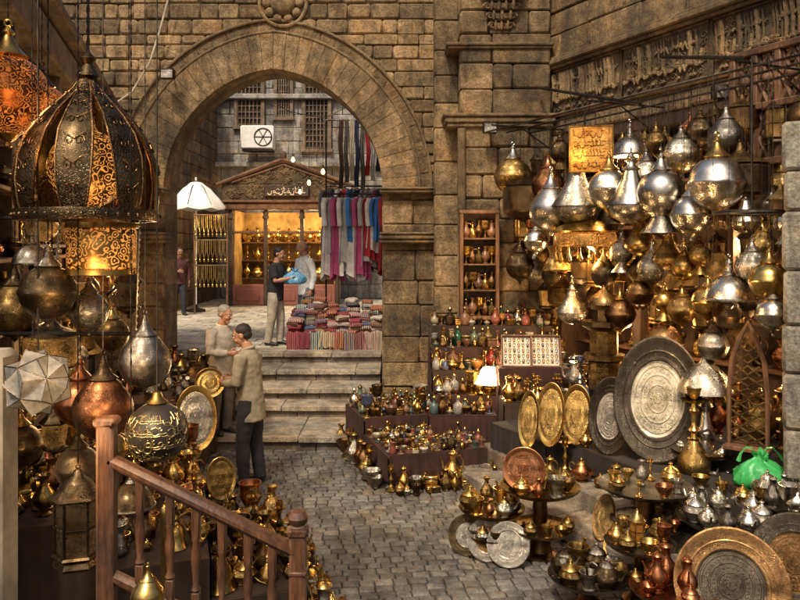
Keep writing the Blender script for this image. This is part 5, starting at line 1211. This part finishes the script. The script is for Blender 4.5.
# ---------------------------------------------------------------- left hanging lanterns
def hl_(kind,px,py,Y,hpx,lab,mats,wpx=None,hang=None):
    p=P(px,py+hpx/2,Y); return inst(kind,tuple(p),hpx/F*Y,lab,mats,rnd.random(),hang=hang or HZL,w=(wpx/F*Y if wpx else None))
HLs=[('ball_lantern',8,85,3.6,130,'large glowing amber brown lantern cut by the left edge',('amber_red','brass')),
('ball_lantern',42,105,3.98,86,'smaller glowing amber brown lantern beside the large one',('amber_red','dark')),
('dome_lamp',32,250,3.5,44,'small silver dome lamp left of the drum lantern',('pewter','pewter')),
('ball_lantern',48,285,3.4,88,'dark bronze ball lantern on chains at far left',('dark','pewter')),
('ball_lantern',89,306,3.6,62,'grey silver ball lantern under the drum lantern',('silver_eng','pewter')),
('mini_lantern',129,290,3.8,58,'dark hexagonal lantern right of the silver ball lantern',('dark','pierced')),
('teardrop_lantern',103,396,3.4,92,'dark copper teardrop lantern right of the faceted star',('copper_eng','dark')),
('teardrop_lantern',145,350,3.5,80,'black and silver engraved lantern above the calligraphy globe',('pewter','pewter')),
('dome_lamp',131,490,3.3,52,'dark dome lamp below the calligraphy globe',('dark','pewter')),
('ball_lantern',78,462,3.5,70,'pierced brown ball lantern above the cage lantern',('pierced','old_brass')),
('cage_lantern',78,515,3.3,100,'square cut dark cage lantern hanging beside the railing post',('dark','pierced'))]
for a in HLs: hl_(*a)
for a in(('teardrop_lantern',15,300,3.95,80,'dark bronze teardrop lantern hanging at the left edge',('old_brass','dark')),('drum_lantern',52,345,3.95,66,'dim pierced drum lantern behind the faceted star',('amber2','dark')),('ball_lantern',112,330,3.95,54,'tarnished ball lantern behind the engraved black lantern',('old_brass','brass'))): hl_(*a,hang=2.75)
for a in(('ball_lantern',80,395,3.85,80,'reddish copper ball lantern behind the dark spiked one',('copper','copper')),('ball_lantern',20,440,3.85,70,'tarnished brass ball lantern below the faceted star',('old_brass','brass')),('mini_lantern',55,430,3.85,56,'dark hexagonal lantern behind the pierced brown ball',('dark','amber2')),('ball_lantern',112,445,3.85,50,'small brass ball lantern behind the calligraphy globe',('brass','gold'))): hl_(*a,hang=2.15)
Yo=3.5; k=Yo/F; p=P(88,215,Yo); on=empty('onion_lantern',p)
prof=[(63,0),(65,12),(66,32),(63,55),(54,78),(40,98),(25,113),(12,126),(5,138)]
for q in range(8):
    a=2*PI*q/8+.2; mb=MB(); vs=[];fs=[]
    wds=[9,12,15,16,15,11,8,5,3]
    for i,((r,z),wd) in enumerate(zip(prof,wds)):
        for s_ in(-1,-.35,.35,1):
            rr=r*k+(.0 if abs(s_)==1 else .012); t=wd*k*s_
            vs.append((rr*cos(a)-t*sin(a),rr*sin(a)+t*cos(a),z*k))
    for i in range(len(prof)-1):
        for j in range(3): fs.append((i*4+j,i*4+j+1,i*4+5+j,i*4+4+j))
    mb.add(vs,fs); mb.add([(x*.97,y_*.97,z) for x,y_,z in vs],fs); rbp=mb.build('rib_panel',M['dark'],on)
    mb=MB()
    for e in(0,3): mb.tube([vs[i*4+e] for i in range(len(prof))],.0055,5)
    for i in range(1,7):
        c=Vector(vs[i*4+1]).lerp(Vector(vs[i*4+6]),.5); wd=wds[i]*k*.6; tg=Vector((-sin(a),cos(a),0)); up_=(Vector(vs[i*4+5])-Vector(vs[i*4+1])).normalized(); ou=Vector((cos(a),sin(a),.1))*.004
        for sg_ in(-1,1): mb.tube([c+ou+tg*sg_*wd*.5+tg*sg_*wd*.5*cos(t*.8)*(1-t/11)+up_*wd*.7*sin(t*.8)*(1-t/11) for t in range(10)],.0022,4)
        mb.tube([c+ou-tg*wd+up_*wd*.8,c+ou+up_*wd*.2,c+ou+tg*wd+up_*wd],.0024,4)
    mb.build('rib_edging',M['bronze'],rbp)
mb=MB(); mb.lathe([(62*k,-6*k),(67*k,-6*k),(69*k,-1*k),(67*k,5*k),(62*k,5*k),(62*k,-6*k)],40)
for q in range(40):
    a=2*PI*q/40; mb.ball((68.5*k*cos(a),68.5*k*sin(a),-1*k),.009,6,5)
mb.build('ring_band',M['dark'],on)
mb=MB(); mb.lathe([(6*k,134*k),(12*k,138*k),(9*k,143*k),(5*k,150*k),(8*k,156*k),(3*k,162*k),(0,164*k)],16); mb.build('crown',M['dark'],on)
mb=MB(); mb.lathe([(8*k,4*k)]+[(38*k*cos(R(t)),(46+39*sin(R(t)))*k) for t in range(-75,76,10)]+[(7*k,88*k),(4*k,104*k),(2*k,134*k)],28); mb.build('inner_globe',M['amber'],on)
mb=MB(); 
for q in range(4):
    a=PI/2*q; mb.tube([(0,0,2*k),(62*k*cos(a),62*k*sin(a),0)],.006,6)
mb.build('spoke',M['iron'],on)
mb=MB(); zt=HZL-p.z; n_=20; mb.tube([(0,0,162*k+(zt-162*k)*i/n_) for i in range(n_+1)],[.004 if i%2 else .009 for i in range(n_+1)],6); mb.build('chain',M['iron'],on)
tag(on,'large open onion shaped lantern with dark ribs around a glowing amber globe','lantern')
lamp(p+Vector((0,-.24,.25)),1.5,(1,.5,.15),.05); lamp(p+Vector((.22,.12,.25)),1.3,(1,.5,.15),.05); lamp(p+Vector((-.22,.1,.25)),1.3,(1,.5,.15),.05)
pd=P(102,275,Yo); dr=empty('pierced_drum_lantern',pd)
mb=MB(); mb.lathe([(30*k,4*k),(33*k,8*k),(33*k,44*k),(30*k,48*k)],32); mb.build('drum',M['amber'],dr)
mb=MB(); mb.lathe([(29*k,0),(34*k,1*k),(34*k,6*k),(30*k,8*k)],32); mb.lathe([(30*k,46*k),(35*k,47*k),(34*k,52*k),(12*k,56*k),(3*k,60*k)],32); mb.build('rim',M['brass'],dr)
mb=MB()
for q in range(3):
    a=2*PI*q/3; mb.tube([(33*k*cos(a),33*k*sin(a),50*k),((p.x-pd.x)*.7+20*k*cos(a),20*k*sin(a),64*k)],.004,5)
mb.build('chain',M['iron'],dr); tag(dr,'glowing pierced brass drum lantern directly below the onion lantern','lantern')
lamp(pd+Vector((0,-.4,-.1)),7,(1,.58,.24),.1); lamp(P(10,110,3.2),3,(1,.45,.14),.1); lamp(P(60,440,2.9),8,(1,.64,.32),.12); lamp(P(120,380,2.9),7,(1,.64,.32),.12)  # last two are added fill to brighten the dark lower left, no lantern there
for i,(px,y0_,y1_) in enumerate(((36,215,340),(60,215,262),(140,215,330),(24,216,300))):
    a=P(px,y0_,Yo); b=P(px-4,y1_,Yo); mb=MB(); n_=int((a-b).length/.016); mb.tube([a.lerp(b,t/n_)+Vector((.004*(t%2),0,0)) for t in range(n_+1)],[.007 if t%2 else .003 for t in range(n_+1)],5)
    tag(mb.build('loose_chain',M['pewter']),['long grey chain dangling at left of the dome lamp','short grey chain dangling under the onion lantern ring','grey chain dangling at the right rim of the onion lantern','grey chain dangling outermost at the far left'][i],'chain')
# star
Ys=3.3; k=Ys/F; ps=P(38,382,Ys); st=empty('star_lantern',ps); bm=bmesh.new(); bmesh.ops.create_icosphere(bm,subdivisions=1,radius=29*k)
bmesh.ops.rotate(bm,verts=bm.verts[:],cent=(0,0,0),matrix=Matrix.Rotation(.35,3,'Y')@Matrix.Rotation(.3,3,'Z'))
bmesh.ops.poke(bm,faces=bm.faces[:],offset=12*k)
vs=[tuple(v.co) for v in bm.verts]; fs=[tuple(v.index for v in f.verts) for f in bm.faces]; es=[(e.verts[0].co.copy(),e.verts[1].co.copy()) for e in bm.edges]
bm.free(); mb=MB()
for f in fs: mb.add([vs[i] for i in f],[(0,1,2)],False)
mb.build('glass_facets',M['glass_white'],st); mb=MB()
for a,b in es: mb.tube([a,b],.0022,5)
mb.build('lead_frame',M['pewter'],st); mb=MB(); n_=24; zt=HZL-ps.z; mb.tube([(0,0,32*k+(zt-32*k)*i/n_) for i in range(n_+1)],[.002 if i%2 else .006 for i in range(n_+1)],5); mb.build('chain',M['iron'],st)
tag(st,'dull grey cream faceted star lantern hanging at left','lantern')
Yg=3.3; k=Yg/F; pg=P(157,432,Yg); cg=empty('calligraphy_globe_lantern',pg); r_=30*k
mb=MB(); mb.ball((0,0,0),r_,28,18); mb.build('globe',plain('black_lacquer',(.03,.024,.018),.35,.4),cg)
mb=MB(); rg=random.Random(21)
for band,hh,stp in((-.75,.4,.34),(-.3,.5,.26),(.12,.5,.26),(.55,.45,.32)):
    for rep in range(2):
        for pts,rr in strokes(2*PI*.97,hh,rg,stp,.03):
            pp=[]
            for a,b in pts:
                la=band-.2+b+rep*.08; aa=a+rep*.13; pp.append((r_*1.006*cos(la)*cos(aa),r_*1.006*cos(la)*sin(aa),r_*1.006*sin(la)))
            mb.tube(pp,[.0024]*len(pp),4)
mb.build('calligraphy',metal('gold_inlay',(.25,.17,.07),(.6,.46,.22),.4),cg)
mb=MB(); mb.lathe([(9*k,28*k),(11*k,30*k),(6*k,34*k),(4*k,40*k),(0,42*k)],16); mb.lathe([(0,-36*k),(4*k,-33*k),(3*k,-30*k),(8*k,-28.5*k)],14); mb.build('crown',M['brass'],cg)
mb=MB(); n_=24; zt=HZL-pg.z; mb.tube([(0,0,41*k+(zt-41*k)*i/n_) for i in range(n_+1)],[.002 if i%2 else .004 for i in range(n_+1)],5); mb.build('chain',M['iron'],cg)
tag(cg,'black globe lantern covered with fine gold calligraphy above the railing','lantern')
inst('teardrop_lantern',tuple(P(148,615,2.7)),52*2.7/F,'bright brass bulb finial at the bottom edge by the railing',('gold','gold'),hang=None)
mb=MB(); q=P(148,615,2.7); mb.tube([(q.x,q.y,0),(q.x,q.y,q.z)],.015,8); tag(mb.build('brass_stand',M['brass']),'thin brass stand below the bulb finial by the railing','stand')
for j,z in enumerate((1.5,2.0,2.5,3.0)):
    fillrow(lambda i:tuple(LS(2.6+i*.28,.02+rnd.uniform(-.04,.05),z+.02)),15,['vase','jug','candlestick','teapot','lidded_pot','hookah'],DK,(.25,.4),'{m} {k}, {o} from the arch on '+ORD[j]+' shelf up in left shop','goods on the left shop shelves')
LR=((.35,1.5),(.45,2.05),(.35,2.6),(.5,3.1))
for j,(n,z) in enumerate(LR):
    for i in range(12):
        kd=rnd.choice(['mini_lantern','ball_lantern','teardrop_lantern','drum_lantern']); mt=rnd.choice([('dark','dark'),('old_brass','brass'),('copper_eng','copper'),('amber2','dark'),('pewter','pewter'),('brass','brass')]) if kd!='mini_lantern' else rnd.choice(ML)
        inst(kd,tuple(LS(2.2+i*.38+rnd.uniform(-.06,.06),n,z+rnd.uniform(-.06,.06))),rnd.uniform(.3,.42),f'{MW_[mt[0]]} {kd.replace("_"," ")}, {ORD[i]} from the arch in hanging row {["one","two","three","four"][j]} of left shop',mt,hang=z+.55,group='lanterns hanging in the left shop')
lb=empty('hanging_rail',M=MLL)
for n,z in LR:
    mb=MB(); mb.tube([(1.8,n,z+.55),(7.2,n,z+.55)],.012,6); mb.build('bar',M['iron'],lb)
    for s_ in(2,4,6): mb=MB(); mb.tube([(s_,-.2,z+.56),(s_,n,z+.55)],.01,6); mb.build('bracket',M['iron'],lb)
tag(lb,'iron rails before the left shop shelves carrying small lanterns','rail')
for a in((4,.75,2.4,26),(2.6,.7,1.9,26),(5.4,.8,1.9,26),(3.2,.8,3.0,22),(5.8,.8,3.0,22)): lamp(tuple(LS(*a[:3])),a[3])
for a,w_,z,e in((.9,.9,2.0,16),(2.2,.5,1.7,16)): lamp(tuple(LM(a,w_)+Vector((0,0,z))),e,(1,.66,.34),.08)  # added fill lights over the left stall, not tied to any fixture
for (px,py,Y,lb) in((168,74,11.2,'black floodlight on a bracket left of the arch crown'),(490,128,10.5,'black floodlight on the buttress above the lanterns'),(722,92,7.9,'black floodlight on bracket below the calligraphy frieze')):
    p=P(px,py,Y); fo=empty('floodlight',p); mb=MB(); mb.blk((0,0,0),(.2,.12,.15),.015); mb.build('housing',M['iron'],fo); mb=MB(); mb.blk((0,-.065,-.01),(.17,.01,.12),.003); mb.build('lens',M['pewter'],fo); mb=MB(); mb.tube([(0,.05,0),(0,.28,.08)],.012,6); mb.build('bracket',M['iron'],fo); tag(fo,lb,'floodlight')
mb=MB(); mb.tube([P(168,0,11.3),P(160,30,11.3),P(150,62,11.3),P(132,92,11.3),P(112,106,11.3)],.015,6); tag(mb.build('wall_cable',M['plaster']),'pale cable draped down the wall left of the arch','cable')
print('N objects',len(bpy.data.objects))
